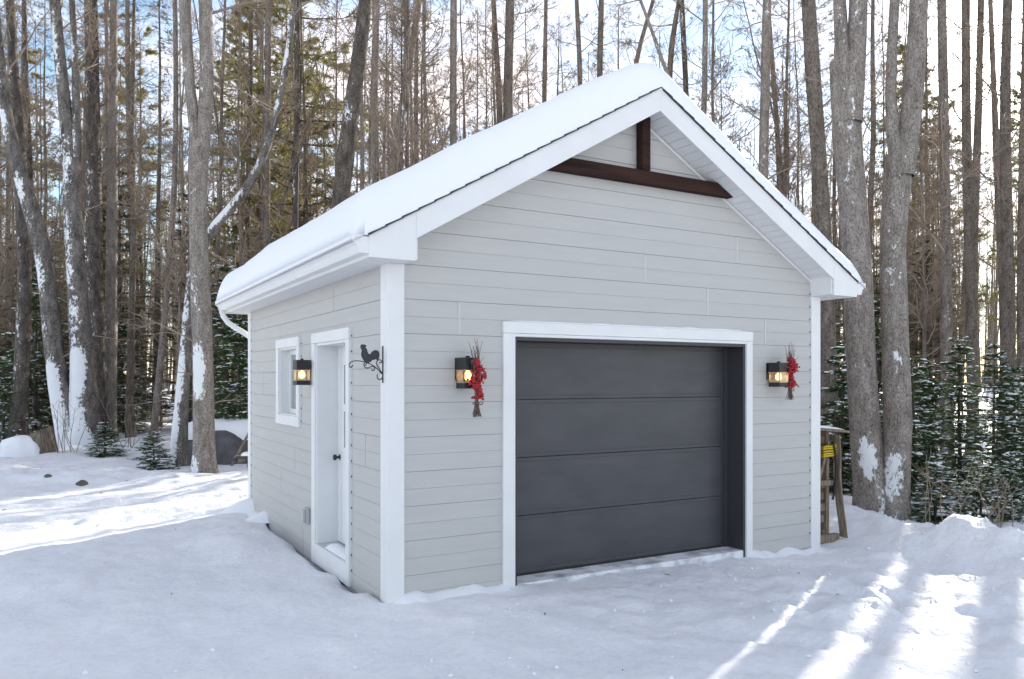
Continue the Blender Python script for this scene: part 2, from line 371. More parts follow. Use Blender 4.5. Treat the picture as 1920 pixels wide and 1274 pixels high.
# wall cores (front with opening, side with openings, plain right and back)
mb = MB(); mb.box((.01, .002, -.12), (GX0, .14, SOF)); mb.box((GX1, .002, -.12), (W - .01, .14, SOF)); mb.box((GX0, .002, GZT), (GX1, .14, SOF))
mb.prism([(.01, .002, SOF), (W - .01, .002, SOF), (W - .01, .002, roofz(W) - .06), (RX, .002, RZ - .08), (.01, .002, roofz(0) - .06)], (0, .138, 0))
fw = obj('front_wall', mb, M['backing'], G)
mb = MB(); X0, X1 = .002, .14
for y0, y1, z0, z1 in [(.14, DY0, -.12, SOF), (DY0, DY1, DZT, SOF), (DY0, DY1, -.12, DZ0), (DY1, WY0, -.12, SOF), (WY0, WY1, -.12, WZ0), (WY0, WY1, WZ1, SOF), (WY1, DP - .01, -.12, SOF)]:
    mb.box((X0, y0, z0), (X1, y1, z1))
sw = obj('side_wall', mb, M['backing'], G)
boxo('back_wall', (.14, DP - .14, -.12), (W - .14, DP, SOF), M['siding'], G)
boxo('far_side_wall', (W - .14, .14, -.12), (W, DP, SOF), M['siding'], G)
mb = MB().prism([(.01, DP - .14, SOF), (W - .01, DP - .14, SOF), (RX, DP - .14, RZ - .1)], (0, .13, 0)); obj('back_gable', mb, M['siding'], G)
siding(fw, lambda s, d, z: (s, -d, z), .10, W - .10, [(GX0, GX1, -1, GZT)], [(.6, 6), (2.53, 10), (3.717, 12), (3.317, 8), (4.122, 6)], RZ - .1,
       clip=lambda z: (RX - (RZ - .10 - z) / SL, RX + (RZ - .10 - z) / SL))
siding(sw, lambda s, d, z: (-d, s, z), .10, DP - .10, [(DY0, DY1, DZ0, DZT), (WY0, WY1, WZ0, WZ1)],
       [(1.36, 8), (3.364, 6), (2.719, -4), (3.315, -6), (2.385, -10), (.5, -2), (4.2, 2)], SOF)
for s, k in [(.6, 6), (2.53, 10), (3.717, 12), (3.317, 8), (4.122, 6)]:
    boxo('joint_clip', (s - .011, -.0150, P0 + k * PZ + .004), (s + .011, -.001, P0 + (k + 2) * PZ - .004), M['joint'], fw)
# foundation
mb = MB(); mb.box((.03, .03, -.5), (W - .03, DP - .03, -.085)); obj('foundation', mb, M['concrete'], G)
# corner boards: L-shaped
def corner(x, y, sx, sy, z0):
    mb = MB(); wd, th = .118, .026
    poly = [(x - sx*th, y - sy*th, z0), (x + sx*wd, y - sy*th, z0), (x + sx*wd, y - sy*.001, z0), (x - sx*.001, y - sy*.001, z0), (x - sx*.001, y + sy*wd, z0), (x - sx*th, y + sy*wd, z0)]
    if sx * sy < 0: poly = poly[::-1]
    obj('corner_board', mb.prism(poly, (0, 0, SOF - z0)), M['white'], G, bevel=.003)
corner(0, 0, 1, 1, -.05); corner(W, 0, -1, 1, -.12); corner(0, DP, 1, -1, -.08); corner(W, DP, -1, -1, -.12)
# nails along the board ends beside trims (tiny dark heads)
nail = MB().box((-.005, -.005, -.007), (.005, .005, .007)).mesh('nail'); nail.materials.append(M['black'])
for k in range(-9, 11):
    z = P0 + k * PZ + .02
    for (x, y) in [(-.013, .845), (-.013, DP - .135), (W - .13, -.013)]:
        if y == .845 and z > 2.2: continue
        o = link('nail', nail, G); o.location = (x, y, z)
    if WZ0 - .1 < z < WZ1 + .1: o = link('nail', nail, G); o.location = (-.013, WY0 - .115, z)
# --- overhead door
gd = boxo('garage_door', (GX0 - .05, .245, -.1), (GX1 + .05, .27, GZT + .02), M['gframe'], G)
for i in range(4):
    z0 = .012 + i * .513; z1 = z0 + .511
    rows = [(z0, .006), (z0 + .003, 0), (z0 + .030, 0), (z0 + .033, .0016), (z0 + .037, .0016), (z0 + .040, .0), (z1 - .042, .0), (z1 - .039, .0016), (z1 - .035, .0016), (z1 - .032, 0), (z1 - .003, 0), (z1, .006)]
    V = []
    for z, d in rows: V += [(GX0 - .04, .222 + d, z), (GX1 + .02, .222 + d, z)]
    n = len(rows); Fc = [(2*j, 2*j+1, 2*j+3, 2*j+2) for j in range(n - 1)]
    V += [(GX0 - .04, .244, z0), (GX1 + .02, .244, z0), (GX0 - .04, .244, z1), (GX1 + .02, .244, z1)]; b = 2 * n
    Fc += [(b+1, b, b+2, b+3), (0, b, b+1, 1), (2*n-2, 2*n-1, b+3, b+2), (0, 2*n-2, b+2, b), (1, b+1, b+3, 2*n-1)]
    obj('door_panel', MB().add(V, Fc), M['gdoor'], gd)
boxo('threshold', (GX0 + .029, -.015, -.3), (GX1 - .029, .2445, -.004), M['slab'], G, .006)
boxo('bottom_seal', (GX0 - .03, .216, -.02), (GX1, .236, .013), M['black'], gd)
boxo('maker_label', (GX0 + .07, .2195, .03), (GX0 + .13, .2215, .052), M['white'], gd)
# jambs, stops and head (charcoal), white casing
boxo('door_jamb', (GX0, -.012, -.1), (GX0 + .028, .245, GZT), M['gframe'], G, .002)
boxo('door_jamb', (GX1 - .028, -.012, -.1), (GX1, .245, GZT), M['gframe'], G, .002)
boxo('door_head', (GX0 + .028, -.012, GZT - .028), (GX1 - .028, .245, GZT), M['gframe'], G, .002)
for x0, x1, y0 in [(GX1 - .075, GX1 - .029, .195), (GX1 - .105, GX1 - .075, .212), (GX0 + .029, GX0 + .07, .2)]:
    boxo('weather_strip', (x0, y0, -.1), (x1, .2205, GZT - .03), M['gframe'], G, .002)
boxo('weather_strip', (GX0 + .07, .2, GZT - .07), (GX1 - .105, .2205, GZT - .029), M['gframe'], G, .002)
CT = .034
boxo('door_casing', (GX0 - .115, -CT, -.1), (GX0 + .0, .0, GZT + .03), M['white'], G, .004)
boxo('door_casing', (GX1 - .0, -CT, -.12), (GX1 + .085, .0, GZT + .03), M['white'], G, .004)
boxo('door_casing', (GX0 - .118, -CT - .003, GZT + .031), (GX1 + .088, .0, GZT + .128), M['white'], G, .004)
boxo('drip_strip', (GX0 - .0, -.03, GZT + .004), (GX1 + .0, -.013, GZT + .0295), M['white'], G, .002)
# --- side door, set back in the wall
DX = .19
sd = boxo('side_door', (DX, DY0 + .03, DZ0 + .04), (DX + .045, DY1 - .03, DZT - .03), M['white'], G)
mb = MB()
boxo('door_stile', (DX - .006, DY1 - .14, DZ0 + .06), (DX - .0005, DY1 - .06, DZT - .05), M['white'], sd)
for z0, z1 in [(1.05, 1.44), (1.47, 1.89)]:
    fr = boxo('door_light', (DX - .010, DY0 + .16, z0), (DX - .0005, DY1 - .24, z1), M['white'], sd, .003)
    boxo('pane', (DX - .013, DY0 + .18, z0 + .02), (DX - .0105, DY1 - .26, z1 - .02), M['pane'], fr)
kb = MB(); an = np.linspace(0, 1, 9)
prof = [(.0, .030), (.008, .030), (.010, .012), (.035, .011), (.040, .022), (.052, .030), (.066, .027), (.072, .012), (.074, .001)]
V = np.array([[(DX - .001 - a, DY1 - .11 + r * math.cos(q), .965 + r * math.sin(q)) for q in np.arange(12) * math.pi / 6] for a, r in prof]).reshape(-1, 3)
kb.add(V, [(i*12+j, i*12+(j+1) % 12, (i+1)*12+(j+1) % 12, (i+1)*12+j) for i in range(len(prof)-1) for j in range(12)])
obj('door_knob', kb, M['black'], sd, True)
for nm, a, b in [('door_jamb', (-.02, DY0, DZ0), (DX + .05, DY0 + .03, DZT)), ('door_jamb', (-.02, DY1 - .03, DZ0), (DX + .05, DY1, DZT)), ('door_head', (-.02, DY0 + .03, DZT - .03), (DX + .05, DY1 - .03, DZT))]:
    boxo(nm, a, b, M['white'], G, .003)
boxo('door_sill', (-.025, DY0 + .03, DZ0 - .02), (DX + .0, DY1 - .03, DZ0 + .035), M['sill'], G, .003)
TT = .040
boxo('door_casing', (-TT, DY0 - .075, -.07), (0, DY0 + .012, DZT - .005), M['white'], G, .004)
boxo('door_casing', (-TT, DY1 - .012, -.07), (0, DY1 + .10, DZT - .005), M['white'], G, .004)
boxo('door_casing', (-TT - .003, DY0 - .078, DZT - .0045), (0, DY1 + .103, DZT + .095), M['white'], G, .004)
boxo('door_casing', (-TT + .002, DY0 + .0125, -.07), (0, DY1 - .0125, DZ0 + .03), M['white'], G, .004)
# --- window
WX = .085
wn = MB()
for a, b in [((WX, WY0, WZ0), (WX + .05, WY0 + .07, WZ1)), ((WX, WY1 - .07, WZ0), (WX + .05, WY1, WZ1)), ((WX, WY0 + .07, WZ0), (WX + .05, WY1 - .07, WZ0 + .07)), ((WX, WY0 + .07, WZ1 - .07), (WX + .05, WY1 - .07, WZ1))]: wn.box(a, b)
wn = obj('window', wn, M['white'], G)
boxo('pane', (WX + .02, WY0 + .068, WZ0 + .068), (WX + .03, WY1 - .068, WZ1 - .068), M['pane'], wn)
boxo('window_stile', (WX - .004, 2.93, WZ0 + .07), (WX + .019, 2.98, WZ1 - .07), M['white'], wn)
for a, b in [((-.015, WY0, WZ0), (WX, WY0 + .02, WZ1)), ((-.015, WY1 - .02, WZ0), (WX, WY1, WZ1)), ((-.015, WY0 + .02, WZ1 - .02), (WX, WY1 - .02, WZ1)), ((-.015, WY0 + .02, WZ0), (WX, WY1 - .02, WZ0 + .02))]:
    boxo('window_jamb', a, b, M['white'], wn)
for a, b in [((-TT, WY0 - .10, WZ0 + .008), (0, WY0 + .008, WZ1 + .0)), ((-TT, WY1 - .008, WZ0 + .008), (0, WY1 + .10, WZ1 + .0)), ((-TT - .003, WY0 - .103, WZ1 + .0005), (0, WY1 + .103, WZ1 + .10)), ((-TT - .002, WY0 - .102, WZ0 - .10), (0, WY1 + .102, WZ0 + .0075))]:
    boxo('window_casing', a, b, M['white'], wn, .004)
ob = MB().box((-.055, 2.135, .27), (-.014, 2.235, .43)); ob = obj('outlet_box', ob, M['outlet'], G, bevel=.006)
boxo('outlet_cover', (-.085, 2.142, .285), (-.056, 2.228, .415), M['outlet'], ob, .006)
# --- roof: deck, fascia, soffit, gutters, shingle edge
Y0, Y1 = -OV, DP + OV
mb = MB(); th = .05
for sgn in (-1, 1):
    xe = RX + sgn * (RX + EV)
    poly = [(RX, Y0 + .02, RZ - .012), (xe, Y0 + .02, roofz(xe) - .012), (xe, Y0 + .02, roofz(xe) - .012 - th), (RX, Y0 + .02, RZ - .012 - th)]
    mb.prism(poly if sgn < 0 else poly[::-1], (0, Y1 - Y0 - .04, 0))
roof = obj('roof', mb, M['shingle'], G)
FH = .205
def fascia_rake(y, yd):
    for sgn in (-1, 1):
        xe = RX + sgn * (RX + EV); xi = RX + sgn * (RX - .10)      # box return ends at xi
        # sloped board from xi to ridge
        p = [(RX, y, RZ), (xi, y, roofz(xi)), (xi, y, roofz(xi) - FH), (RX, y, RZ - FH)]
        obj('fascia_board', MB().prism(p if sgn < 0 else p[::-1], (0, yd, 0)), M['white'], roof, bevel=.003)
        g = .0006 * sgn
        p = [(xi + g, y, roofz(xi)), (xe, y, roofz(xe)), (xe, y, SOF - .012), (xi + g, y, SOF - .012)]
        obj('fascia_return', MB().prism(p if sgn < 0 else p[::-1], (0, yd, 0)), M['white'], roof, bevel=.003)
fascia_rake(Y0, .022); fascia_rake(Y1 - .022, .022)
for sgn in (-1, 1):                                                 # inner side of the boxed return, eave fascia
    xe = RX + sgn * (RX + EV); xi = RX + sgn * (RX - .10)
    xa, xb = sorted((xi + sgn * -.02, xi + sgn * .0))
    boxo('return_end', (xa, Y0 + .0225, SOF), (xb, -.002, roofz(xi) - FH + .09), M['white'], roof)
    xa, xb = sorted((xi, xi - sgn * .0)); xa, xb = (-.001, .098) if sgn < 0 else (W - .098, W + .001)
    boxo('return_bottom', (xa, Y0 + .0225, SOF + .0005), (xb, -.001, SOF + .01), M['soffit'], roof)
    xa, xb = sorted((xe, xe - sgn * .022))
    boxo('eave_fascia', (xa, Y0 + .0225, SOF - .012), (xb, Y1 - .0225, roofz(xe) - .03), M['white'], roof)
# soffit boards: rake undersides (slope) and eaves (flat)
pw = .098
ang = math.atan(SL); 
sm = MB().box((-.047, Y0 + .023, -.006), (.047, -.001, .006)).mesh('soffit_panel'); sm.materials.append(M['soffit'])
L = RX / math.cos(ang)
for sgn in (-1, 1):
    for i in range(int((L + .06) / pw)):
        s = .05 + i * pw; x = RX + sgn * s * math.cos(ang); z = RZ - FH + .03 - s * math.sin(ang)
        o = link('soffit_panel', sm, roof); o.location = (x, 0, z); o.rotation_euler = (0, sgn * ang, 0)
em = MB().box((0, -.047, -.006), (EV - .024, .047, .006)).mesh('soffit_panel'); em.materials.append(M['soffit'])
for i in range(int((Y1 - Y0 - .06) / pw)):
    for x in (-EV + .0225, W + .001):
        o = link('soffit_panel', em, roof); o.location = (x, Y0 + .08 + i * pw, SOF + .002)
# J-trim where the soffit meets the wall
for sgn in (-1, 1):
    z = RZ - FH; p = [(RX, -.018, z + .012), (RX + sgn * RX * .96, -.018, z + .012 - SL * RX * .96), (RX + sgn * RX * .96, -.018, z - .014 - SL * RX * .96), (RX, -.018, z - .014)]
    obj('soffit_trim', MB().prism(p if sgn < 0 else p[::-1], (0, .016, 0)), M['white'], roof)
# K-style gutters
def gutter(sgn):
    xe = -EV if sgn < 0 else W + EV; zt = roofz(xe) - .012
    pr = [(0, -.005), (.0, -.118), (.065, -.118), (.075, -.10), (.088, -.065), (.110, -.045), (.115, -.015), (.115, .0), (.107, .0), (.107, -.018), (.06, -.1), (.006, -.11), (.006, -.005)]
    p = [(xe + sgn * (a + .001), Y0 + .004, zt + b) for a, b in pr]
    g = obj('gutter', MB().prism(p if sgn > 0 else p[::-1], (0, Y1 - Y0 - .008, 0)), M['white'], roof)
    cap = [(xe + sgn * (a + .001), Y0 + .0005, zt + b) for a, b in [(0, .0), (0, -.12), (.067, -.12), (.078, -.10), (.091, -.067), (.113, -.047), (.118, -.015), (.118, .004)]]
    obj('gutter_end_cap', MB().prism(cap if sgn > 0 else cap[::-1], (0, .003, 0)), M['white'], g, bevel=.001)
gutter(-1); gutter(1)
# downspout elbow at the back corner
mb = MB(); zt = roofz(-EV) - .12
tube1(mb, smooth_path([(-.335, Y1 - .12, zt + .01), (-.335, Y1 - .12, zt - .10), (-.29, Y1 - .15, zt - .17), (.0, DP + .07, zt - .33), (.10, DP + .06, zt - .40), (.11, DP + .06, .1)], 26), .036, 10)
obj('downspout', mb, M['white'], roof, True)
# shingle edge under the snow: overlapping courses stepping up the rake
mb = MB(); n = 21
for sgn in (-1, 1):
    for i in range(n):
        s0 = (RX + EV + .01) * i / n; s1 = (RX + EV + .01) * (i + 1.12) / n
        xe = RX + sgn * (RX + EV + .012)
        xa, xb = xe - sgn * s0, xe - sgn * s1
        if sgn < 0: xb = min(xb, RX)
        else: xb = max(xb, RX)
        za, zb = roofz(xa) + .017, roofz(xb) + .006; jy = rng.uniform(-.004, .004)
        p = [(xa, Y0 - .016 + jy, za), (xb, Y0 - .016 + jy, zb), (xb, Y0 - .016 + jy, zb - .010), (xa, Y0 - .016 + jy, za - .015)]
        mb.prism(p if sgn > 0 else p[::-1], (0, Y1 - Y0 + .03, 0))
se = obj('shingle_edge', mb, M['shingle'], roof)
# timber truss in the gable
YB = -.108
zb0, zb1 = 3.53, 3.65
hw = 1.115
p = [(RX - hw, YB, zb0), (RX + hw, YB, zb0), (RX + hw - .0, YB, zb0 + .012), (RX + hw - .15, YB, zb1), (RX - hw + .15, YB, zb1), (RX - hw, YB, zb0 + .012)]
obj('collar_beam', MB().prism(p, (0, .092, 0)), M['wine'], G, bevel=.006)
boxo('king_post', (RX - .047, YB - .004, zb1 + .001), (RX + .047, YB + .09, RZ - FH + .02), M['wine'], G, .006)

# ------------------------------------------------------------------ snow on the roof
XL, XR = -EV - .125, W + EV + .125
u = np.r_[np.linspace(0, .25, 22), np.linspace(.27, XR - XL - .27, 70), np.linspace(XR - XL - .25, XR - XL, 22)] + XL
v = np.r_[np.linspace(0, .25, 18), np.linspace(.28, Y1 - Y0 - .25, 60), np.linspace(Y1 - Y0 - .22, Y1 - Y0, 12)] + Y0 - .012
UX, VY = np.meshgrid(u, v)
e = np.minimum(np.minimum(UX - XL, XR - UX), np.minimum(VY - v[0], v[-1] - VY))
T0 = .33 - .13 * np.clip((UX - 2.2) / 1.4, 0, 1) + .045 * fbm(UX / 1.1, VY / 1.5, 5, 4)
rr = .17
ex = np.clip(np.minimum(UX - XL, XR - UX) / rr, 0, 1); ey = np.clip(np.minimum(VY - v[0], v[-1] - VY) / (rr * .9), 0, 1)
prof = np.sqrt(np.clip(1 - (1 - ex) ** 2, 0, 1)) * np.sqrt(np.clip(1 - (1 - ey) ** 2, 0, 1))
absx = np.sqrt((UX - RX) ** 2 + .16 ** 2)                        # rounded ridge
deck = RZ + .016 - SL * np.abs(UX - RX)
topz = np.maximum(RZ + .02 - SL * absx + T0 + .02, deck) * prof + deck * (1 - prof) + .007 * fbm(UX / .33, VY / .33, 77, 4) * prof
under = np.where(UX < -EV + .0, roofz(-EV) - .004, np.where(UX > W + EV, roofz(-EV) - .004, RZ + .008 - SL * np.abs(UX - RX)))
nvv, nuu = UX.shape; ii = np.arange(nuu * nvv).reshape(nvv, nuu)
V = np.vstack([np.stack([UX, VY, topz], -1).reshape(-1, 3), np.stack([UX, VY, under], -1).reshape(-1, 3)])
f1 = np.stack([ii[:-1, :-1], ii[:-1, 1:], ii[1:, 1:], ii[1:, :-1]], -1).reshape(-1, 4); f2 = f1[:, ::-1] + nuu * nvv
ring = np.r_[ii[0, :], ii[1:, -1], ii[-1, -2::-1], ii[-2:0:-1, 0]]; r2 = np.roll(ring, -1)
f3 = np.stack([r2, ring, ring + nuu * nvv, r2 + nuu * nvv], -1)
o = link('roof_snow', fast_mesh('roof_snow', V, np.vstack([f1, f2, f3]), True), None, M['snow_soft'])
tag(o, 'thick smooth blanket of snow covering the garage roof', 'snow')
# thin snow lying on the door casing and in the side doorway
def snow_strip(x0, x1, yc, wd, z, h, n=60, alongX=True, seed=1):
    s = np.linspace(0, 1, n); c = np.linspace(-1, 1, 7); V = []
    for a in s:
        hh = h * (.55 + .9 * abs(vnoise(np.array(a * 14.), np.array(.5), seed))) * min(1, a * 14 + .1, (1 - a) * 14 + .1)
        for b in c:
            px = x0 + (x1 - x0) * a; py = yc + b * wd; pz = z + max(0, hh * (1 - b * b) ** .6)
            V.append((px, py, pz) if alongX else (py, px, pz))
    k = len(c); Fc = [(i*k+j, i*k+j+1, (i+1)*k+j+1, (i+1)*k+j) for i in range(n-1) for j in range(k-1)]
    if alongX: Fc = [q[::-1] for q in Fc]
    return MB().add(V, Fc)
o = obj('snow_ledge', snow_strip(GX0 - .115, GX1 + .085, -.019, .0175, GZT + .1285, .022), M['snow_soft'], None, True); tag(o, 'thin line of snow lying on the casing above the garage door', 'snow')
o = obj('snow_drift', snow_strip(DY0 + .035, DY1 - .25, .06, .075, DZ0 + .036, .045, 30, False, 9), M['snow_soft'], None, True); tag(o, 'small wedge of snow on the sill of the white side door', 'snow')

# ------------------------------------------------------------------ wall lanterns
def lantern(label, loc, rz):
    L_ = thing('wall_lantern', label, 'lantern', loc, rz, 'black wall lanterns on the garage')      # wall at local y=0, outwards -y
    boxo('back_plate', (-.062, -.022, -.05), (.062, -.014, .125), M['black'], L_, .002)
    boxo('arm', (-.02, -.05, .05), (.02, -.0225, .09), M['black'], L_)
    h, c = .07, -.122
    hd = boxo('hood', (-h, c - h, .03), (h, c + h, .125), M['black'], L_, .003)
    boxo('finial', (-.012, c - .012, .1255), (.012, c + .012, .14), M['black'], hd)
    for x in (-1, 1):
        for y in (-1, 1):
            boxo('frame_bar', (x*(h-.004)-.004, c+y*(h-.004)-.004, -.0795), (x*(h-.004)+.004, c+y*(h-.004)+.004, .0295), M['black'], L_)
    for a, b in [((-h+.009, c-h+.001, -.078), (h-.009, c-h+.004, .029)), ((-h+.009, c+h-.004, -.078), (h-.009, c+h-.001, .029)), ((-h+.001, c-h+.009, -.078), (-h+.004, c+h-.009, .029)), ((h-.004, c-h+.009, -.078), (h-.001, c+h-.009, .029))]:
        boxo('glass_pane', a, b, M['smoke'], L_)
    for z in (.022, -.077):
        boxo('edge_band', (-h-.002, c-h-.002, z), (h+.002, c+h+.002, z+.006), M['brass'], L_)
    boxo('base_tray', (-h, c-h, -.122), (h, c+h, -.0775), M['black'], L_, .003)
    bb = MB(); pr = [(.028, .012), (.018, .013), (.008, .020), (-.008, .030), (-.026, .033), (-.044, .026), (-.054, .012), (-.057, .001)]
    V = np.array([[(r*math.cos(q), c + r*math.sin(q), z) for q in np.arange(12)*math.pi/6] for z, r in pr]).reshape(-1, 3)
    bb.add(V, [(i*12+j, (i+1)*12+j, (i+1)*12+(j+1) % 12, i*12+(j+1) % 12) for i in range(len(pr)-1) for j in range(12)])
    obj('bulb', bb, M['bulb'], L_, True)
    return L_
pl = onY(877, 700, -.122); pr_ = onY(1460, 700, -.122); ps = onX(566, 700, -.122)
lantern('lit black lantern left of the garage door, half hidden by red berries', (pl[0], 0, 1.775), 0)
lantern('lit black lantern right of the garage door near the white corner board', (pr_[0], 0, 1.775), 0)
lantern('lit black lantern on the side wall between window and white door', (0, ps[1], 1.795), -math.pi / 2)

# ------------------------------------------------------------------ berry swags
def ico(r, c):
    t = (1 + 5 ** .5) / 2; V = np.array([(-1,t,0),(1,t,0),(-1,-t,0),(1,-t,0),(0,-1,t),(0,1,t),(0,-1,-t),(0,1,-t),(t,0,-1),(t,0,1),(-t,0,-1),(-t,0,1)]) / 1.9
    Fc = [(0,11,5),(0,5,1),(0,1,7),(0,7,10),(0,10,11),(1,5,9),(5,11,4),(11,10,2),(10,7,6),(7,1,8),(3,9,4),(3,4,2),(3,2,6),(3,6,8),(3,8,9),(4,9,5),(2,4,11),(6,2,10),(8,6,7),(9,8,1)]
    return V * r + np.asarray(c), np.array(Fc)
def swag(label, loc, zt, zb, seed, tilt=0):
    r = np.random.RandomState(seed); H = zt - zb
    s = thing('berry_swag', label, 'berry swag', loc, 0, 'red berry swags hung on the front lanterns')
    ztie = .17 * H
    P = []; R_ = []
    for i in range(34):
        top = H * r.uniform(.62, 1.0); a = r.uniform(-1, 1); b = r.uniform(-1, .4)
        pts = smooth_path([(a*.045*r.uniform(.3, 1.2), b*.03, r.uniform(0, .03)), (a*.008, b*.008, ztie), (a*.022 + tilt*.3, b*.025, H*.45), (a*.04 + tilt + r.uniform(-.015, .015), b*.03 - .005, H*.7), (a*.05 + tilt*1.3 + r.uniform(-.05, .05), b*.03, top)], 12)
        P.append(pts); R_.append(np.linspace(.0036, .0016, 12))
    q = Quads(); q.add(tubes(P, R_, 4)); link('twig_bundle', q.mesh('twig_bundle'), s, M['stem'])
    V = []; Fc = []; n = 0
    for i in range(430):
        tt = r.uniform(0, 1); z = H * (.22 + .50 * tt); wd = .038 + .022 * math.sin(tt * 9 + seed)
        c = (r.normal(0, 1) * wd * .62 + tilt * (.3 + tt * .7) + .018 * math.sin(tt * 11), r.uniform(-.05, .012), z)
        v, f = ico(r.uniform(.008, .0128), c); V.append(v); Fc.append(f + n); n += len(v)
    o = link('berries', fast_mesh('berries', np.vstack(V), np.vstack(Fc), True), s, M['berry']); o['kind'] = 'stuff'
    mb = MB()
    tube1(mb, [(.016*math.cos(a), .016*math.sin(a), ztie + .004*a/6) for a in np.linspace(0, 12.5, 28)], .004, 5)
    for sx in (-1, 1):
        tube1(mb, smooth_path([(0, -.018, ztie), (sx*.03, -.024, ztie+.02), (sx*.05, -.02, ztie+.004), (sx*.03, -.022, ztie-.012), (0, -.018, ztie)], 14), .0045, 5)
    obj('bow', mb, M['stem'], s, True)
a = onY(893, 783, -.215); b = onY(893, 632, -.215)
swag('red berry and twig swag hanging on the lantern left of the garage door', (a[0], -.222, a[2]), b[2], a[2], 3, -.004)
a = onY(1480, 751, -.16); b = onY(1480, 640, -.16)
swag('red berry and twig swag hanging on the lantern right of the garage door', (a[0], -.165, a[2]), b[2], a[2], 8, .004)

# ------------------------------------------------------------------ rooster bracket on the corner board
YR = .06
def cr(x, y): return onY(400 + x / 4.2475, 560 + y / 4.2475, YR)
rb = thing('rooster_bracket', 'black iron hanging bracket with rooster silhouette on the corner board', 'bracket', (-.027, YR, 1.65))
off = np.array([-.027, YR, 1.65])
bar = cr(1380, 380); bar2 = cr(1380, 672)
boxo('mounting_bar', (-.0045, -.010, bar2[2] - 1.65), (.0005, .010, bar[2] - 1.65), M['iron'], rb)
xs = cr(1380, 500)[0]
def crl(pts): return [cr(x, y) - np.array([xs, YR, 1.65]) + np.array([-.003, 0, 0]) for x, y in pts]
roo = [(1206,380),(1208,370),(1222,366),(1236,368),(1250,372),(1250,384),(1244,392),(1256,402),(1260,420),(1268,440),(1284,444),(1294,428),(1308,416),(1326,411),(1342,416),(1353,430),(1356,452),(1352,474),(1342,496),(1326,484),(1312,492),(1300,490),(1290,504),(1276,510),(1268,522),(1256,514),(1240,506),(1226,488),(1214,468),(1210,446),(1213,426),(1216,410),(1210,412),(1212,400),(1204,394)]
pp = crl(roo); o = obj('rooster', MB().prism([(q[0], -.002, q[2]) for q in pp], (0, .004, 0)), M['iron'], rb)
for path in [[(1372,600),(1340,560),(1290,525),(1230,503),(1170,495),(1128,505),(1110,530),(1118,552),(1136,552),(1146,532)],
             [(1378,600),(1355,560),(1335,530),(1332,505),(1345,488),(1366,490),(1376,504),(1366,516),(1354,510)],
             [(1238,512),(1230,530),(1240,550),(1262,556),(1285,545),(1305,540),(1320,552),(1316,570),(1300,578),(1292,566)],
             [(1378,630),(1362,648),(1344,642),(1336,622),(1340,602)], [(1252,510),(1250,524),(1240,536)]]:
    obj('scroll', tube1(MB(), smooth_path(crl(path), 30), .0042, 6), M['iron'], rb, True)

# ------------------------------------------------------------------ weathered pallet rack beside the far corner
rk = thing('pallet_rack', 'weathered wooden pallet standing upright beside the far front corner of garage', 'pallet', (5.04, .16, -.12), math.radians(-6), sc=(.68, 1, 1))
for x0, x1, y0, h in [(.0, .085, 0, 1.24), (.40, .47, .05, 1.26)]:
    boxo('upright', (x0, y0, .02), (x1, y0 + .09, h), M['plank'], rk, .004)
for i, z in enumerate([.06, .23, .36, .49, .62, .80, .97, 1.12]):
    boxo('slat', (.086, .06 + .012 * (i % 2), z), (.399, .085 + .012 * (i % 2), z + .085), M['plank'], rk, .004)
boxo('base_beam', (-.02, -.07, .03), (.52, -.005, .12), M['plank'], rk, .004)
boxo('crosspiece', (.03, -.035, .66), (.43, -.003, .72), M['plank'], rk, .003)
obj('brace', MB().obox((.24, -.02, .93), (.02, 0, -.012), (0, .012, 0), (.11, 0, .21)), M['plank'], rk, bevel=.003)
obj('brace', MB().obox((.2, .02, 1.12), (.02, 0, .01), (0, .012, 0), (-.09, 0, .13)), M['plank'], rk, bevel=.003)
# bowed plank leaning on the rack
mb = MB(); pts = smooth_path([(.56, -.06, .05), (.545, -.05, .2), (.51, -.03, .45), (.475, -.02, .75), (.485, -.02, 1.0), (.46, -.015, 1.2)], 18)
for a, b in zip(pts[:-1], pts[1:]):
    mb.obox((a + b) / 2, (.012, 0, 0), (0, .05, 0), (b - a) / 2 * 1.02)
lp = obj('leaning_plank', mb, M['plank'], None); lp.location = rk.location + __import__('mathutils').Vector((.01, -.03, .03)); lp.rotation_euler = rk.rotation_euler; lp.scale = rk.scale
tag(lp, 'bowed grey plank leaning against the upright pallet', 'plank')
mb = MB()
for j in range(5):
    z = 1.0 + .027 * j + rng.uniform(-.006, .006)
    tube1(mb, smooth_path([(.19, -.045, z - .015), (.25, -.06, z), (.36, -.065, z - .008), (.44, -.06, z + .012), (.52, -.03, z + .008), (.52, .06, z), (.40, .15, z), (.22, .12, z), (.185, .03, z - .01), (.19, -.045, z - .012)], 30), .0115, 7)
ro = obj('yellow_rope', mb, M['rope'], None, True); ro.location = rk.location; ro.rotation_euler = rk.rotation_euler; ro.scale = rk.scale
tag(ro, 'coils of yellow rope wrapped around the upright pallet', 'rope')
mb = tube1(MB(), smooth_path([(.36, -.078, 1.16), (.40, -.085, 1.02), (.43, -.08, .85), (.42, -.06, .6), (.4, -.045, .5)], 20), .014, 7)
o = obj('black_hose', mb, M['rubber'], None, True); o.location = rk.location; o.rotation_euler = rk.rotation_euler; o.scale = rk.scale; tag(o, 'short black hose hanging down through the yellow rope', 'hose')
mb = MB().obox((.26, .05, 1.285), (.40, 0, -.022), (0, .17, 0), (.001, 0, .012)); o = obj('top_board', mb, M['plank'], None, bevel=.003); o.location = rk.location; o.rotation_euler = rk.rotation_euler; o.scale = rk.scale
tag(o, 'tilted board laid across the top of the pallet with thin snow', 'board')
V = []; xs_ = np.linspace(-.37, .37, 24); ys_ = np.linspace(-.15, .15, 10)
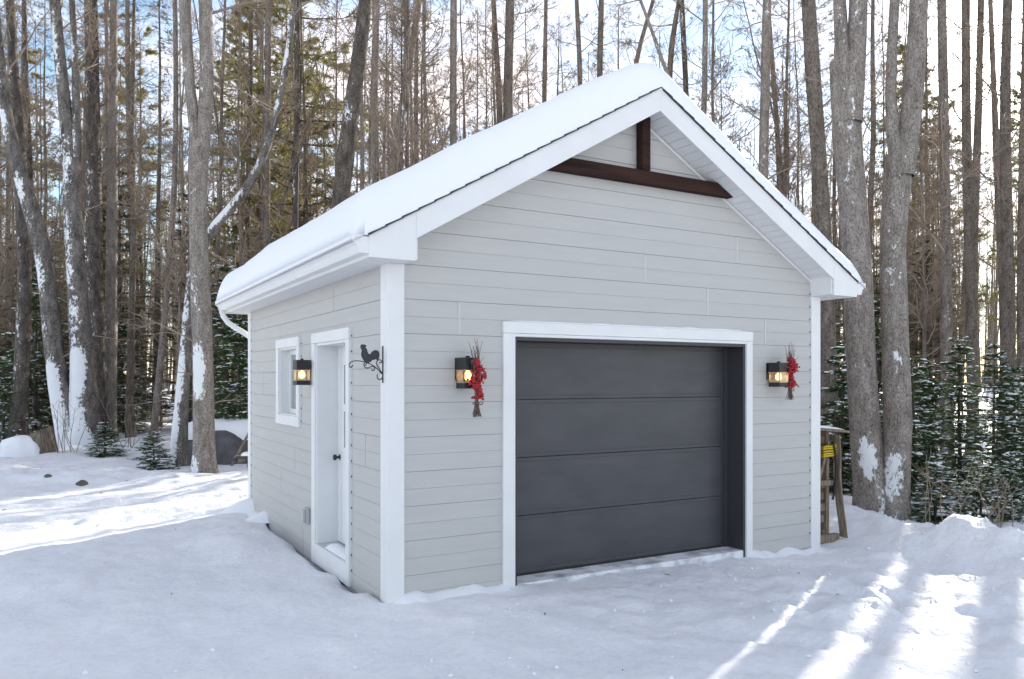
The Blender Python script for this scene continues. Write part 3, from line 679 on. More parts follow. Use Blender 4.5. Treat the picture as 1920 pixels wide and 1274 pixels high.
for a in xs_:
    for b in ys_: V.append((.26 + a, .05 + b, 1.300 - a * .055 + .03 * max(0, (1 - (a/.38)**6) * (1 - (b/.155)**4)) * (1 + .5 * float(vnoise(np.array(a*9), np.array(b*9), 4)))))
o = obj('board_snow', MB().add(V, [(i*10+j, (i+1)*10+j, (i+1)*10+j+1, i*10+j+1) for i in range(23) for j in range(9)]), M['snow_soft'], o, True)

# ------------------------------------------------------------------ clutter at the back left
def lump(n, m, f, seed=0):                        # dome-like mesh: f(theta,t)->(x,y,z)
    V = [f(2*math.pi*j/n, i/(m-1)) for i in range(m) for j in range(n)]
    Fc = [(i*n+j, i*n+(j+1) % n, (i+1)*n+(j+1) % n, (i+1)*n+j) for i in range(m-1) for j in range(n)]
    return MB().add(V, Fc)
def dome(rx, ry, h, seed, rough=.25, power=1.0):
    def f(q, t):
        r = math.cos(t * math.pi / 2) ** .8 * (1 + rough * float(fbm(np.array(math.cos(q)*1.7 + seed), np.array(math.sin(q)*1.7 + t*1.3), seed)))
        return (rx*r*math.cos(q), ry*r*math.sin(q), h*math.sin(t*math.pi/2)**power * (1 + rough*.5*float(vnoise(np.array(math.cos(q)*r*2+3.), np.array(math.sin(q)*r*2.), seed))))
    return lump(28, 12, f)
def ground_at(x, y, D=None):                      # point of the snow under photo column x at depth D
    p = at(x, y, D); return np.array([p[0], p[1], float(gz(p[0], p[1]))])
b = ground_at(437, 865, 17.0)
tp = thing('tarp_pile', 'low pile under a dark grey tarp with snow on top, behind the garage', 'tarp', (b[0], b[1], b[2] - .05), -.5)
obj('tarp', dome(1.35, .7, .82, 3, .22, .7), M['tarp'], tp, True)
o = obj('snow_cap', dome(1.25, .62, .42, 5, .25, .8), M['snow_soft'], tp, True); o.location = (0, .05, .55)
b = ground_at(452, 866, 16.0)
o = obj('pale_pole', tube1(MB(), [(-.22, 0, -.05), (.35, .25, .92)], .028, 8), M['plank'], None, True); o.location = b; tag(o, 'pale straight pole leaning on the dark tarp pile', 'pole')
b = ground_at(455, 905, 12.9)
tr_ = thing('trailer_tongue', 'snowy grey metal frame end with hanging chain poking out behind the garage', 'trailer', (b[0], b[1], b[2]), math.radians(28))
obj('frame_bar', MB().box((-.14, -.05, .29), (1.1, .03, .345)), M['rock'], tr_, bevel=.006)
obj('frame_bar', MB().box((-.05, .1, .33), (1.1, .16, .385)), M['rock'], tr_, bevel=.006)
obj('coupler', MB().box((-.2, -.07, .30), (-.141, .05, .37)), M['rubber'], tr_, bevel=.01)
obj('stand', MB().box((.85, -.03, -.1), (.93, .02, .289)), M['rock'], tr_)
obj('snow_cap', dome(.12, .09, .06, 6), M['snow_soft'], tr_, True).location = (.1, 0, .385)
for i in range(11):
    t_ = i / 10; c = np.array([.02 + .16 * t_, -.07, .30 - .85 * t_ * (1 - t_ * .75) - .0 * t_])
    ring = [c + np.array([.013 * math.cos(q) * (1 if i % 2 else .3), .010 * math.cos(q) * (.3 if i % 2 else 1), .022 * math.sin(q)]) for q in np.linspace(0, 2 * math.pi, 11)]
    obj('chain_link', tube1(MB(), ring, .0055, 5), M['rubber'], tr_, True)
# stump with a snow cap
b = ground_at(72, 850, 17.6)
st = thing('tree_stump', 'old cut stump with a round snow cap beside the snowy twin trunk', 'stump', (b[0], b[1], b[2] - .05))
def fst(q, t): r = (.34 - .09 * t) * (1 + .12 * math.sin(3 * q) + .1 * float(vnoise(np.array(math.cos(q)*3), np.array(math.sin(q)*3), 2))); return (r*math.cos(q)*1.1, r*math.sin(q), .55*t + .1*t*math.cos(q))
obj('stump_wood', lump(20, 8, fst), M['stump'], st, True)
o = obj('snow_cap', dome(.46, .42, .42, 8, .55), M['snow_soft'], st, True); o.location = (-.3, -.02, .02)
for i, (x, y, D, s) in enumerate([(153, 894, 12.9, .09), (90, 885, 13.4, .06)]):
    b = ground_at(x, y, D); o = obj('stone', dome(s, s * .8, s * 1.1, 20 + i, .5), M['rock'], None, True); o.location = (b[0], b[1], b[2] - .02)
    tag(o, ['dark stone showing through the plowed snow on the left', 'smaller dark stone at the edge of the plowed snow'][i], 'stone')

# ------------------------------------------------------------------ trees: builders
def unit(a): return a / (np.linalg.norm(a, axis=-1, keepdims=True) + 1e-9)
def grow(starts, dirs, lens, n, r0, r1, r, up=.25, wob=.12):
    """T curved branches -> points (T,n,3), radii (T,n)"""
    T = len(starts); P = np.zeros((T, n, 3)); P[:, 0] = starts; d = unit(dirs); step = (lens / (n - 1))[:, None]
    for i in range(1, n):
        d = unit(d + np.array([0, 0, up / n]) + r.normal(0, wob, (T, 3))); P[:, i] = P[:, i-1] + d * step
    R_ = r0[:, None] + (r1 - r0)[:, None] * np.linspace(0, 1, n)[None] if np.ndim(r1) else r0[:, None] * (1 - np.linspace(0, 1, n)[None] * (1 - r1))
    return P, R_
def sprout(P, R_, per, r, lo=.25, ang=(.6, 1.1), lf=(.3, .55), total=None):
    """choose child starts along parents"""
    T, n, _ = P.shape; t = r.uniform(lo, .98, (T, per)); f = t * (n - 1); i = np.minimum(f.astype(int), n - 2); fr = (f - i)[..., None]
    rows = np.arange(T)[:, None]; A = P[rows, i]; B = P[rows, i + 1]; st_ = A + (B - A) * fr
    d = unit(B - A); rv = unit(r.normal(0, 1, (T, per, 3))); perp = unit(np.cross(d, rv)); a = r.uniform(*ang, (T, per, 1))
    dr = d * np.cos(a) + perp * np.sin(a)
    L_ = np.linalg.norm(P[:, -1] - P[:, 0], axis=1)[:, None] * r.uniform(*lf, (T, per)) * (1.15 - .6 * t)
    rad = (R_[rows, i] * .62)
    return st_.reshape(-1, 3), dr.reshape(-1, 3), L_.reshape(-1), rad.reshape(-1)
def crown_on(path, rad, r, n1, zmin, blen, per2=6, per3=5, per4=2, droop=.35, spread=(.7, 1.15)):
    """bare branching crown along a trunk path"""
    q = Quads(); T = n1; m = len(path)
    z = path[:, 2]; cand = np.where(z >= zmin)[0]
    if len(cand) < 2: return None
    idx = r.choice(cand[:-1], T); fr = r.uniform(0, 1, T)[:, None]; st_ = path[idx] * (1 - fr) + path[idx+1] * fr
    td = unit(path[idx+1] - path[idx]); az = r.uniform(0, 2*math.pi, T); hv = np.stack([np.cos(az), np.sin(az), np.zeros(T)], 1)
    a = r.uniform(*spread, T)[:, None]; d = td * np.cos(a) + hv * np.sin(a)
    hf = (st_[:, 2] - zmin) / (z.max() - zmin + 1e-6); L_ = blen * r.uniform(.45, 1, T) * (1.05 - .65 * hf)
    r0 = np.minimum(rad[idx] * .5, .0085 * L_ + .004)
    P1, R1 = grow(st_, d, L_, 8, r0, np.full(T, .005), r, droop, .13); q.add(tubes(P1, R1, 5))
    s, d2, l2, rr_ = sprout(P1, R1, per2, r); P2, R2 = grow(s, d2, l2, 6, np.minimum(rr_, .014), np.full(len(s), .005), r, .25, .16); q.add(tubes(P2, R2, 3))
    if per3:
        s, d3, l3, rr_ = sprout(P2, R2, per3, r, .15, (.5, 1.0), (.35, .7)); P3, R3 = grow(s, d3, l3, 4, np.minimum(rr_, .009), np.full(len(s), .004), r, .2, .16); q.add(tubes(P3, R3, 3))
        if per4:
            s, d4, l4, rr_ = sprout(P3, R3, per4, r, .2, (.4, .9), (.4, .8)); P4, R4 = grow(s, d4, l4, 3, np.full(len(s), .0055), np.full(len(s), .003), r, .1, .15); q.add(tubes(P4, R4, 3))
    return q
def trunk_mesh(path, rad, r, k=14, flare=True, name='trunk'):
    n = len(path); q = Quads(); V, Fc = tubes(path[None], rad[None], k); V = V.reshape(n, k, 3)
    ang_ = np.arange(k) * 2 * math.pi / k; hz = path[:, 2] - path[0, 2]
    for j in range(n):
        rr_ = 1 + .10 * (vnoise(np.cos(ang_)*1.5 + 7, np.sin(ang_)*1.5 + hz[j]*.8, 3)) + .05 * vnoise(np.cos(ang_)*3, np.sin(ang_)*3 + hz[j]*3, 9)
        if flare: rr_ = rr_ + (.35 * np.exp(-max(hz[j], 0) / .22)) * (1 + .6 * np.sin(ang_ * 3 + 1))
        V[j] = path[j] + (V[j] - path[j]) * rr_[:, None]
    q.add((V.reshape(-1, 3), Fc)); return q
def make_bare(seed, H=19, r0=.13, n1=34, zmin=4.5, blen=3.4, fork=False, stubs=14):
    r = np.random.RandomState(seed); n = 30; z = np.linspace(0, 1, n)
    wx = np.cumsum(r.normal(0, .035, n)); wy = np.cumsum(r.normal(0, .035, n)); k = np.ones(5) / 5
    path = np.stack([np.convolve(wx - wx[0], k, 'same') * np.clip(z*6, 0, 1), np.convolve(wy - wy[0], k, 'same') * np.clip(z*6, 0, 1), z * H], 1); path[-2:, :2] = path[-3, :2]
    rad = r0 * (1 - z * .9) ** .8 + .004; tq = trunk_mesh(path, rad, r)
    if fork:
        i = int(n * r.uniform(.3, .5)); a = r.uniform(0, 6.28); P, R_ = grow(path[i:i+1], np.array([[math.cos(a)*.35, math.sin(a)*.35, 1]]), np.array([H*.45]), 16, np.array([rad[i]*.8]), np.array([.01]), r, .4, .05)
        tq.add(tubes(P, R_, 10)); cq2 = crown_on(P[0], R_[0], r, n1 // 2, zmin, blen * .8)
    cq = crown_on(path, rad, r, n1, zmin, blen)
    if fork and cq2: cq.add((np.vstack(cq2.V), np.vstack(cq2.F)))
    s = r.randint(2, n // 2, stubs); az = r.uniform(0, 6.28, stubs)                            # dead stubs lower down
    P, R_ = grow(path[s], np.stack([np.cos(az), np.sin(az), r.uniform(-.1, .4, stubs)], 1), r.uniform(.15, 1.3, stubs), 5, np.full(stubs, .012), np.full(stubs, .004), r, .0, .12); cq.add(tubes(P, R_, 4))
    return tq.mesh('trunk'), cq.mesh('crown')
def needles(P, r, per, ln, wd, flat=True):
    """needle triangles along curves P (T,n,3)"""
    T, n, _ = P.shape; t = r.uniform(.02, 1, (T, per)) * (n - 1); i = np.minimum(t.astype(int), n - 2); fr = (t - i)[..., None]; rows = np.arange(T)[:, None]
    A = P[rows, i]; B = P[rows, i+1]; c = (A + (B - A) * fr).reshape(-1, 3); d = unit(B - A).reshape(-1, 3); m = len(c)
    if flat:
        side = unit(np.cross(d, np.array([0, 0, 1.]))) * np.where(r.rand(m, 1) < .5, 1, -1) + np.array([0, 0, 1.]) * r.uniform(-.25, .45, (m, 1))
    else: side = unit(r.normal(0, 1, (m, 3)))
    dir_ = unit(side + d * r.uniform(.3, .9, (m, 1))); l = ln * r.uniform(.6, 1.2, (m, 1)); wv = unit(np.cross(dir_, r.normal(0, 1, (m, 3)))) * wd / 2
    V = np.stack([c - wv, c + wv, c + dir_ * l], 1).reshape(-1, 3); return V, np.arange(3 * m).reshape(m, 3)
def snow_pads(C, r, size):
    """flattened lumps of snow at centres C"""
    k = 7; out_v = []; out_f = []; m = len(C); s = size * r.uniform(.5, 1.3, m); a = np.arange(k) * 2 * math.pi / k; rot = r.uniform(0, 6.28, m); asp = r.uniform(.45, 1, m)
    def ringv(rad, z):
        rj = rad * s[:, None] * r.uniform(.7, 1.25, (m, k)); x = rj * np.cos(a); y = rj * np.sin(a) * asp[:, None]
        return np.stack([C[:, 0:1] + x*np.cos(rot)[:, None] - y*np.sin(rot)[:, None], C[:, 1:2] + x*np.sin(rot)[:, None] + y*np.cos(rot)[:, None], C[:, 2:3] + z * s[:, None] * np.ones((m, k))], -1)
    V = np.concatenate([ringv(1, -.08), ringv(.72, .2), ringv(.12, .32)], 1); idx = np.arange(m * 3 * k).reshape(m, 3, k)
    n_ = np.roll(idx, -1, 2); f = np.stack([idx[:, :-1], n_[:, :-1], n_[:, 1:], idx[:, 1:]], -1).reshape(-1, 4)
    return V.reshape(-1, 3), f
def make_fir(seed, H=3.4, base=.15, spread=1.05, whorls=15, npw=6, mat_='needle', per=34, snow=True, ln=.04, wd=.018, twigs=18, droop=-.25):
    r = np.random.RandomState(seed); n = 16; z = np.linspace(0, 1, n); path = np.stack([np.cumsum(r.normal(0, .01, n)), np.cumsum(r.normal(0, .01, n)), z * H], 1)
    rad = (.018 + H * .011) * (1 - z * .93); tq = trunk_mesh(path, rad, r, 8, False)
    S_, D_, L_ = [], [], []
    for i in range(whorls):
        h = base + (H * .97 - base) * (i + r.uniform(-.3, .3)) / whorls; h = min(max(h, base), H * .97); f = 1 - h / H
        for j in range(npw):
            az = r.uniform(0, 6.28); S_.append((np.interp(h, path[:, 2], path[:, 0]), np.interp(h, path[:, 2], path[:, 1]), h)); el = .35 * (1 - f) + r.uniform(-.15, .25)
            D_.append((math.cos(az), math.sin(az), el)); L_.append(spread * (f ** .75 * r.uniform(.55, 1.1) + .07))
    S_, D_, L_ = map(np.array, (S_, D_, L_)); P1, R1 = grow(S_, D_, L_, 8, .004 + .008 * L_, np.full(len(L_), .002), r, droop, .06); tq.add(tubes(P1, R1, 4))
    t = r.uniform(.12, 1, (len(S_), twigs)); f = t * 7; i = np.minimum(f.astype(int), 6); rows = np.arange(len(S_))[:, None]; A = P1[rows, i]; B = P1[rows, i+1]; st_ = A + (B - A) * (f - i)[..., None]; d = unit(B - A)
    sd_ = np.cross(d, np.array([0, 0, 1.])) * np.where(r.rand(*t.shape) < .5, 1, -1)[..., None]; dd = unit(d * .8 + sd_ * r.uniform(.5, 1, t.shape)[..., None] + np.array([0, 0, 1.]) * r.uniform(-.22, .1, t.shape)[..., None])
    ll = L_[:, None] * (.42 * (1.1 - t)) + .07; P2, R2 = grow(st_.reshape(-1, 3), dd.reshape(-1, 3), ll.ravel(), 4, np.full(t.size, .003), np.full(t.size, .0015), r, -.08, .07); tq.add(tubes(P2, R2, 3))
    Va, Fa = needles(P2, r, per, ln, wd); Vb, Fb = needles(P1, r, per * 2, ln, wd)
    crown = fast_mesh('needles', np.vstack([Va, Vb]), np.vstack([Fa, Fb + len(Va)]))
    sn = None
    if snow:
        pick = r.rand(len(P2)) < .11; C = P2[pick, 2] + np.array([0, 0, .006]); C2 = P1[:, [3, 5, 6]].reshape(-1, 3) + np.array([0, 0, .008]); C2 = C2[r.rand(len(C2)) < .45]
        V1, F1 = snow_pads(C, r, .065); V2, F2 = snow_pads(C2, r, .085); sn = fast_mesh('snow_load', np.vstack([V1, V2]), np.vstack([F1, F2 + len(V1)]), True)
    return tq.mesh('trunk'), crown, sn
def make_pine(seed, H=20, zmin=5, blen=2.6, nb=80, tufts=12, per=34, ln=.17, wd=.028):
    r = np.random.RandomState(seed); n = 26; z = np.linspace(0, 1, n); path = np.stack([np.cumsum(r.normal(0, .03, n)), np.cumsum(r.normal(0, .03, n)), z * H], 1)
    rad = .15 * (1 - z * .92); tq = trunk_mesh(path, rad, r)
    h = r.uniform(zmin, H * .98, nb); az = r.uniform(0, 6.28, nb); S_ = np.stack([np.interp(h, path[:, 2], path[:, 0]), np.interp(h, path[:, 2], path[:, 1]), h], 1); f = np.clip((H - h) / (H - zmin), 0, 1)
    L_ = blen * (.25 + .75 * np.minimum(1, f * 2.2)) * r.uniform(.6, 1.1, nb); P1, R1 = grow(S_, np.stack([np.cos(az), np.sin(az), r.uniform(-.15, .3, nb)], 1), L_, 7, .008 + .009 * L_, np.full(nb, .004), r, .15, .1); tq.add(tubes(P1, R1, 4))
    s, d, l, rr_ = sprout(P1, R1, tufts, r, .3, (.4, 1.0), (.14, .3)); P2, R2 = grow(s, d, l, 4, np.full(len(s), .006), np.full(len(s), .003), r, .1, .12); tq.add(tubes(P2, R2, 3))
    V, Fc = needles(P2, r, per, ln, wd, False); return tq.mesh('trunk'), fast_mesh('needles', V, Fc)
def make_dead_spruce(seed, H=19, nb=190, blen=1.9):
    r = np.random.RandomState(seed); n = 26; z = np.linspace(0, 1, n); path = np.stack([np.cumsum(r.normal(0, .018, n)), np.cumsum(r.normal(0, .018, n)), z * H], 1)
    rad = .135 * (1 - z * .93); tq = trunk_mesh(path, rad, r)
    h = 1.2 + (H * .97 - 1.2) * r.uniform(0, 1, nb) ** .9; az = r.uniform(0, 6.28, nb); S_ = np.stack([np.interp(h, path[:, 2], path[:, 0]), np.interp(h, path[:, 2], path[:, 1]), h], 1)
    L_ = blen * np.clip(1.15 - h / H, .2, 1) * r.uniform(.35, 1.1, nb); P1, R1 = grow(S_, np.stack([np.cos(az), np.sin(az), r.uniform(-.25, .2, nb)], 1), L_, 6, .004 + .005 * L_, np.full(nb, .003), r, -.2, .08)
    q = Quads(); q.add(tubes(P1, R1, 4)); s, d, l, rr_ = sprout(P1, R1, 7, r, .15, (.5, 1.1), (.25, .5)); P2, R2 = grow(s, d, l, 4, np.full(len(s), .0045), np.full(len(s), .0025), r, -.15, .12); q.add(tubes(P2, R2, 3))
    s, d, l, rr_ = sprout(P2, R2, 3, r, .2, (.5, 1.1), (.3, .6)); P3, R3 = grow(s, d, l, 3, np.full(len(s), .003), np.full(len(s), .002), r, -.1, .12); q.add(tubes(P3, R3, 3))
    hi_ = (P2[:, 0, 2] > H * .5) & (r.rand(len(P2)) < .45); V, Fc = needles(P2[hi_], r, 16, .07, .014, True)
    return tq.mesh('trunk'), q.mesh('dead_branches'), fast_mesh('needles', V, Fc)

# ------------------------------------------------------------------ trees picked from the photograph, one by one
def px_path(pts, D, n=34, extend=None, r=rng, depth_wob=.25):
    """pts [(x,y,width px)] from the base up, at depth D -> path, radii; base put on the snow, top extended"""
    A = []
    for i, (x, y, wpx) in enumerate(pts): p = at(x, y, D); A.append([*p, wpx * D / F_PX / 2])
    A = np.array(A); g = float(gz(A[0, 0], A[0, 1]))
    if A[0, 2] > g + .05:                                          # base hidden: carry the trunk down to the snow
        k = (A[0, 2] - g) / max(A[1, 2] - A[0, 2], .5) * .35
        A = np.vstack([[A[0, 0] + (A[0, 0] - A[1, 0]) * k * .5, A[0, 1] + (A[0, 1] - A[1, 1]) * k * .5, g - .12, A[0, 3] * 1.15], A])
    else: A[0, 2] = g - .12
    if extend:
        d = A[-1, :3] - A[-2, :3]; d /= np.linalg.norm(d); d = d * .5 + np.array([0, 0, .5]); L_ = extend - A[-1, 2]
        if L_ > 1:
            e = A[-1, :3] + d / np.linalg.norm(d) * L_; A = np.vstack([A, [*((A[-1, :3] + e) / 2), A[-1, 3] * .6], [*e, .012]])
    B = smooth_path(A, n); s = np.linspace(0, 1, n); off = depth_wob * (np.sin(s * 5 + r.uniform(0, 6)) - np.sin(0)) * s * .5
    B[:, 0] += FWD[0] * off; B[:, 1] += FWD[1] * off; return B[:, :3], B[:, 3]
def photo_tree(name, label, pts, D, bark_, top=17, forks=(), crown=(16, 6.5, 2.6), snow=(), stubs=8, seed=0, n=34):
    r = np.random.RandomState(seed + 100); path, rad = px_path(pts, D, n, None if forks else top, r); base = path[0].copy()
    t = thing(name, label, 'tree', base); q = trunk_mesh(path - base, rad, r, 16)
    cq = Quads(); paths = [(path, rad)]
    for fk in forks:
        A = np.array([[*at(x, y, D), wp * D / F_PX / 2] for x, y, wp in fk]); d = unit(A[-1, :3] - A[-2, :3]); L_ = max(2, top - A[-1, 2]); e = A[-1, :3] + unit(d + np.array([0, 0, .8])) * L_
        A = np.vstack([A, [*((A[-1, :3] + e) / 2), A[-1, 3] * .6], [*e, .012]]); B = smooth_path(A, 26); s = np.linspace(0, 1, 26); B[:, :2] += np.outer(r.uniform(-.5, .5) * s, FWD)
        q.add(tubes((B[:, :3] - base)[None], B[None, :, 3], 14)); paths.append((B[:, :3], B[:, 3]))
    tm = q.mesh('trunk'); amt = np.zeros(q.n, np.float32); nr = len(path)
    if snow:                                                    # wind-packed snow on the trunk
        co = np.empty(q.n * 3, np.float32); tm.vertices.foreach_get('co', co); co = co.reshape(-1, 3)[:nr * 16].reshape(nr, 16, 3) + base; dv = co - path[:, None, :]
        an_ = np.arctan2(dv[..., 1], dv[..., 0]); jj = np.arange(nr)[:, None]
        for i0, i1, a0, a1, th_ in snow:
            dl = np.abs((an_ - (a0 + a1) / 2 + math.pi) % (2 * math.pi) - math.pi); fa = np.clip(((a1 - a0) / 2 + .5 - dl) / .8, 0, 1); fj = np.clip(np.minimum(jj - i0 + 1.3, i1 + 1.3 - jj) / 1.6, 0, 1)
            f_ = fa * fj; amt[:nr * 16] = np.maximum(amt[:nr * 16], f_.ravel()); dv = dv * (1 + (f_ * .018)[..., None] / (np.linalg.norm(dv, axis=2, keepdims=True) + .01))
        full = np.empty(q.n * 3, np.float32); tm.vertices.foreach_get('co', full); full = full.reshape(-1, 3); full[:nr * 16] = (path[:, None, :] + dv - base).reshape(-1, 3); tm.vertices.foreach_set('co', full.ravel()); tm.update()
    tm.attributes.new('snow_amount', 'FLOAT', 'POINT').data.foreach_set('value', amt)
    link('trunk', tm, t, bark_)
    for pth, rd in (paths[1:] if forks else paths):
        c = crown_on(pth - base, rd, r, max(4, crown[0] // max(1, len(forks))), crown[1], crown[2], 6, 5, 2)
        if c: cq.add((np.vstack(c.V), np.vstack(c.F)))
    if stubs:
        s = r.randint(4, len(path) - 2, stubs); az = r.uniform(0, 6.28, stubs)
        P, R_ = grow(path[s] - base, np.stack([np.cos(az), np.sin(az), r.uniform(-.05, .5, stubs)], 1), r.uniform(.2, 1.5, stubs), 6, np.minimum(rad[s] * .3, .018), np.full(stubs, .004), r, .05, .14); cq.add(tubes(P, R_, 5))
        s1, d1, l1, rr_ = sprout(P, R_, 4, r); P, R_ = grow(s1, d1, l1, 4, np.minimum(rr_, .006), np.full(len(s1), .003), r, .1, .15); cq.add(tubes(P, R_, 3))
    if cq.n: link('crown', cq.mesh('crown'), t, M['twig'])
    return t, path, rad
TOCAM = math.atan2(-FWD[1], -FWD[0])                        # horizontal direction towards the camera
B_ = M
photo_tree('grey_tree', 'thick smooth grey trunk right of the garage, nearest the eave', [(1640, 985, 66), (1630, 900, 58), (1619, 800, 53), (1610, 650, 50), (1604, 500, 51), (1598, 330, 50), (1592, 200, 54), (1592, 110, 58)], 10.3, M['bark_grey'], 18,
    [[(1596, 230, 40), (1578, 120, 26), (1574, 0, 22)], [(1594, 230, 44), (1606, 110, 34), (1606, 0, 32)]], (18, 8, 3), [(4, 6, TOCAM - .9, TOCAM + .1, .03), (0, 3, TOCAM + .1, TOCAM + 1.4, .05)], seed=1, stubs=0)
photo_tree('grey_tree', 'forked grey trunk standing beside the young firs on the right', [(1668, 985, 62), (1676, 900, 52), (1680, 800, 49), (1677, 650, 47), (1678, 480, 46), (1686, 380, 48), (1694, 290, 52)], 10.2, M['bark_grey'], 18,
    [[(1686, 330, 30), (1670, 265, 22), (1665, 200, 20), (1669, 130, 19), (1679, 60, 18), (1681, 0, 17)], [(1694, 330, 40), (1706, 240, 38), (1714, 160, 36), (1718, 80, 34), (1721, 0, 31)]], (18, 8, 3), [(3, 6, TOCAM - 1.3, TOCAM + .2, .06), (9, 9, TOCAM + .3, TOCAM + 1.0, .025)], seed=2, stubs=0)
photo_tree('snowy_tree', 'leaning trunk of the snow plastered pair on the left', [(140, 845, 50), (122, 790, 40), (105, 700, 34), (95, 600, 31), (88, 500, 30), (70, 420, 30), (42, 340, 27), (18, 250, 22), (2, 120, 18), (-8, 20, 15)], 19.5, M['bark_snowy'], 19, (), (16, 9, 3), [(0, 3, TOCAM - .9, TOCAM + .9, .06)], seed=3)
photo_tree('snowy_tree', 'straight snow plastered trunk of the left pair, white to head height', [(158, 850, 66), (158, 790, 54), (152, 680, 40), (147, 560, 35), (143, 450, 33), (140, 370, 33), (136, 300, 30)], 19.6, M['bark_snowy'], 19,
    [[(137, 330, 28), (126, 230, 23), (116, 120, 20), (106, 0, 18)], [(140, 330, 24), (143, 220, 15), (138, 120, 12), (130, 0, 10)]], (20, 9, 3), [(0, 11, TOCAM - .8, TOCAM + .9, .06)], seed=4)
photo_tree('dark_tree', 'dark rough trunk near the left edge behind the stump', [(32, 838, 34), (36, 760, 28), (43, 620, 25), (46, 500, 24), (38, 330, 24), (28, 180, 17), (20, 0, 14)], 21, M['bark_dark'], 19, (), (16, 8, 3), seed=5)
photo_tree('dark_tree', 'dark straight trunk just right of the snow plastered pair', [(184, 835, 34), (180, 700, 29), (177, 500, 28), (174, 300, 26), (172, 150, 23), (170, 0, 22)], 22, M['bark_dark'], 20, (), (22, 6, 3), seed=6, stubs=26)
photo_tree('grey_tree', 'medium grey trunk right of the dark straight trunk on the left', [(204, 836, 26), (206, 700, 23), (208, 500, 20), (211, 300, 17), (214, 120, 14), (216, 0, 12)], 22.5, M['bark_grey'], 19, (), (18, 6, 3), seed=7, stubs=30)
photo_tree('grey_tree', 'tall forked grey trunk left of the garage with a white snow patch', [(382, 893, 42), (381, 800, 38), (380, 650, 36), (377, 500, 34), (374, 380, 33), (374, 300, 35), (375, 265, 36)], 14.6, M['bark_grey'], 19,
    [[(372, 285, 24), (361, 215, 19), (354, 110, 18), (347, 0, 17)], [(378, 285, 27), (387, 215, 25), (388, 110, 25), (384, 0, 24)]], (18, 8, 3), [(8, 13, TOCAM - .8, TOCAM + .7, .04), (0, 2, TOCAM - 1.2, TOCAM, .03)], seed=8)
photo_tree('bent_tree', 'crooked tree bending right behind the forked grey trunk, snow on its lower trunk', [(333, 880, 34), (338, 800, 26), (346, 700, 22), (353, 600, 20), (362, 500, 18), (390, 432, 18), (436, 393, 17), (476, 340, 16), (505, 270, 15), (525, 190, 13), (540, 100, 11), (552, 0, 9)], 16, M['bark_snowy'], 16, (), (14, 5.5, 2.4), [(0, 6, TOCAM - 1.2, TOCAM + .2, .03)], seed=9, n=46)
photo_tree('slim_tree', 'slim leaning pale trunk between the snow plastered pair and forked trunk', [(288, 815, 14), (297, 720, 13), (306, 620, 12), (318, 480, 11), (328, 330, 10), (331, 150, 9), (330, 0, 8)], 20, M['bark_far'], 17, (), (12, 7, 2.5), seed=10)
photo_tree('mossy_tree', 'big leaning dark trunk rising behind the left roof slope', [(628, 560, 36), (636, 400, 33), (652, 270, 31), (664, 170, 29), (676, 90, 26), (686, 0, 24)], 17.5, M['bark_dark'], 18, (), (18, 8, 3), seed=11)
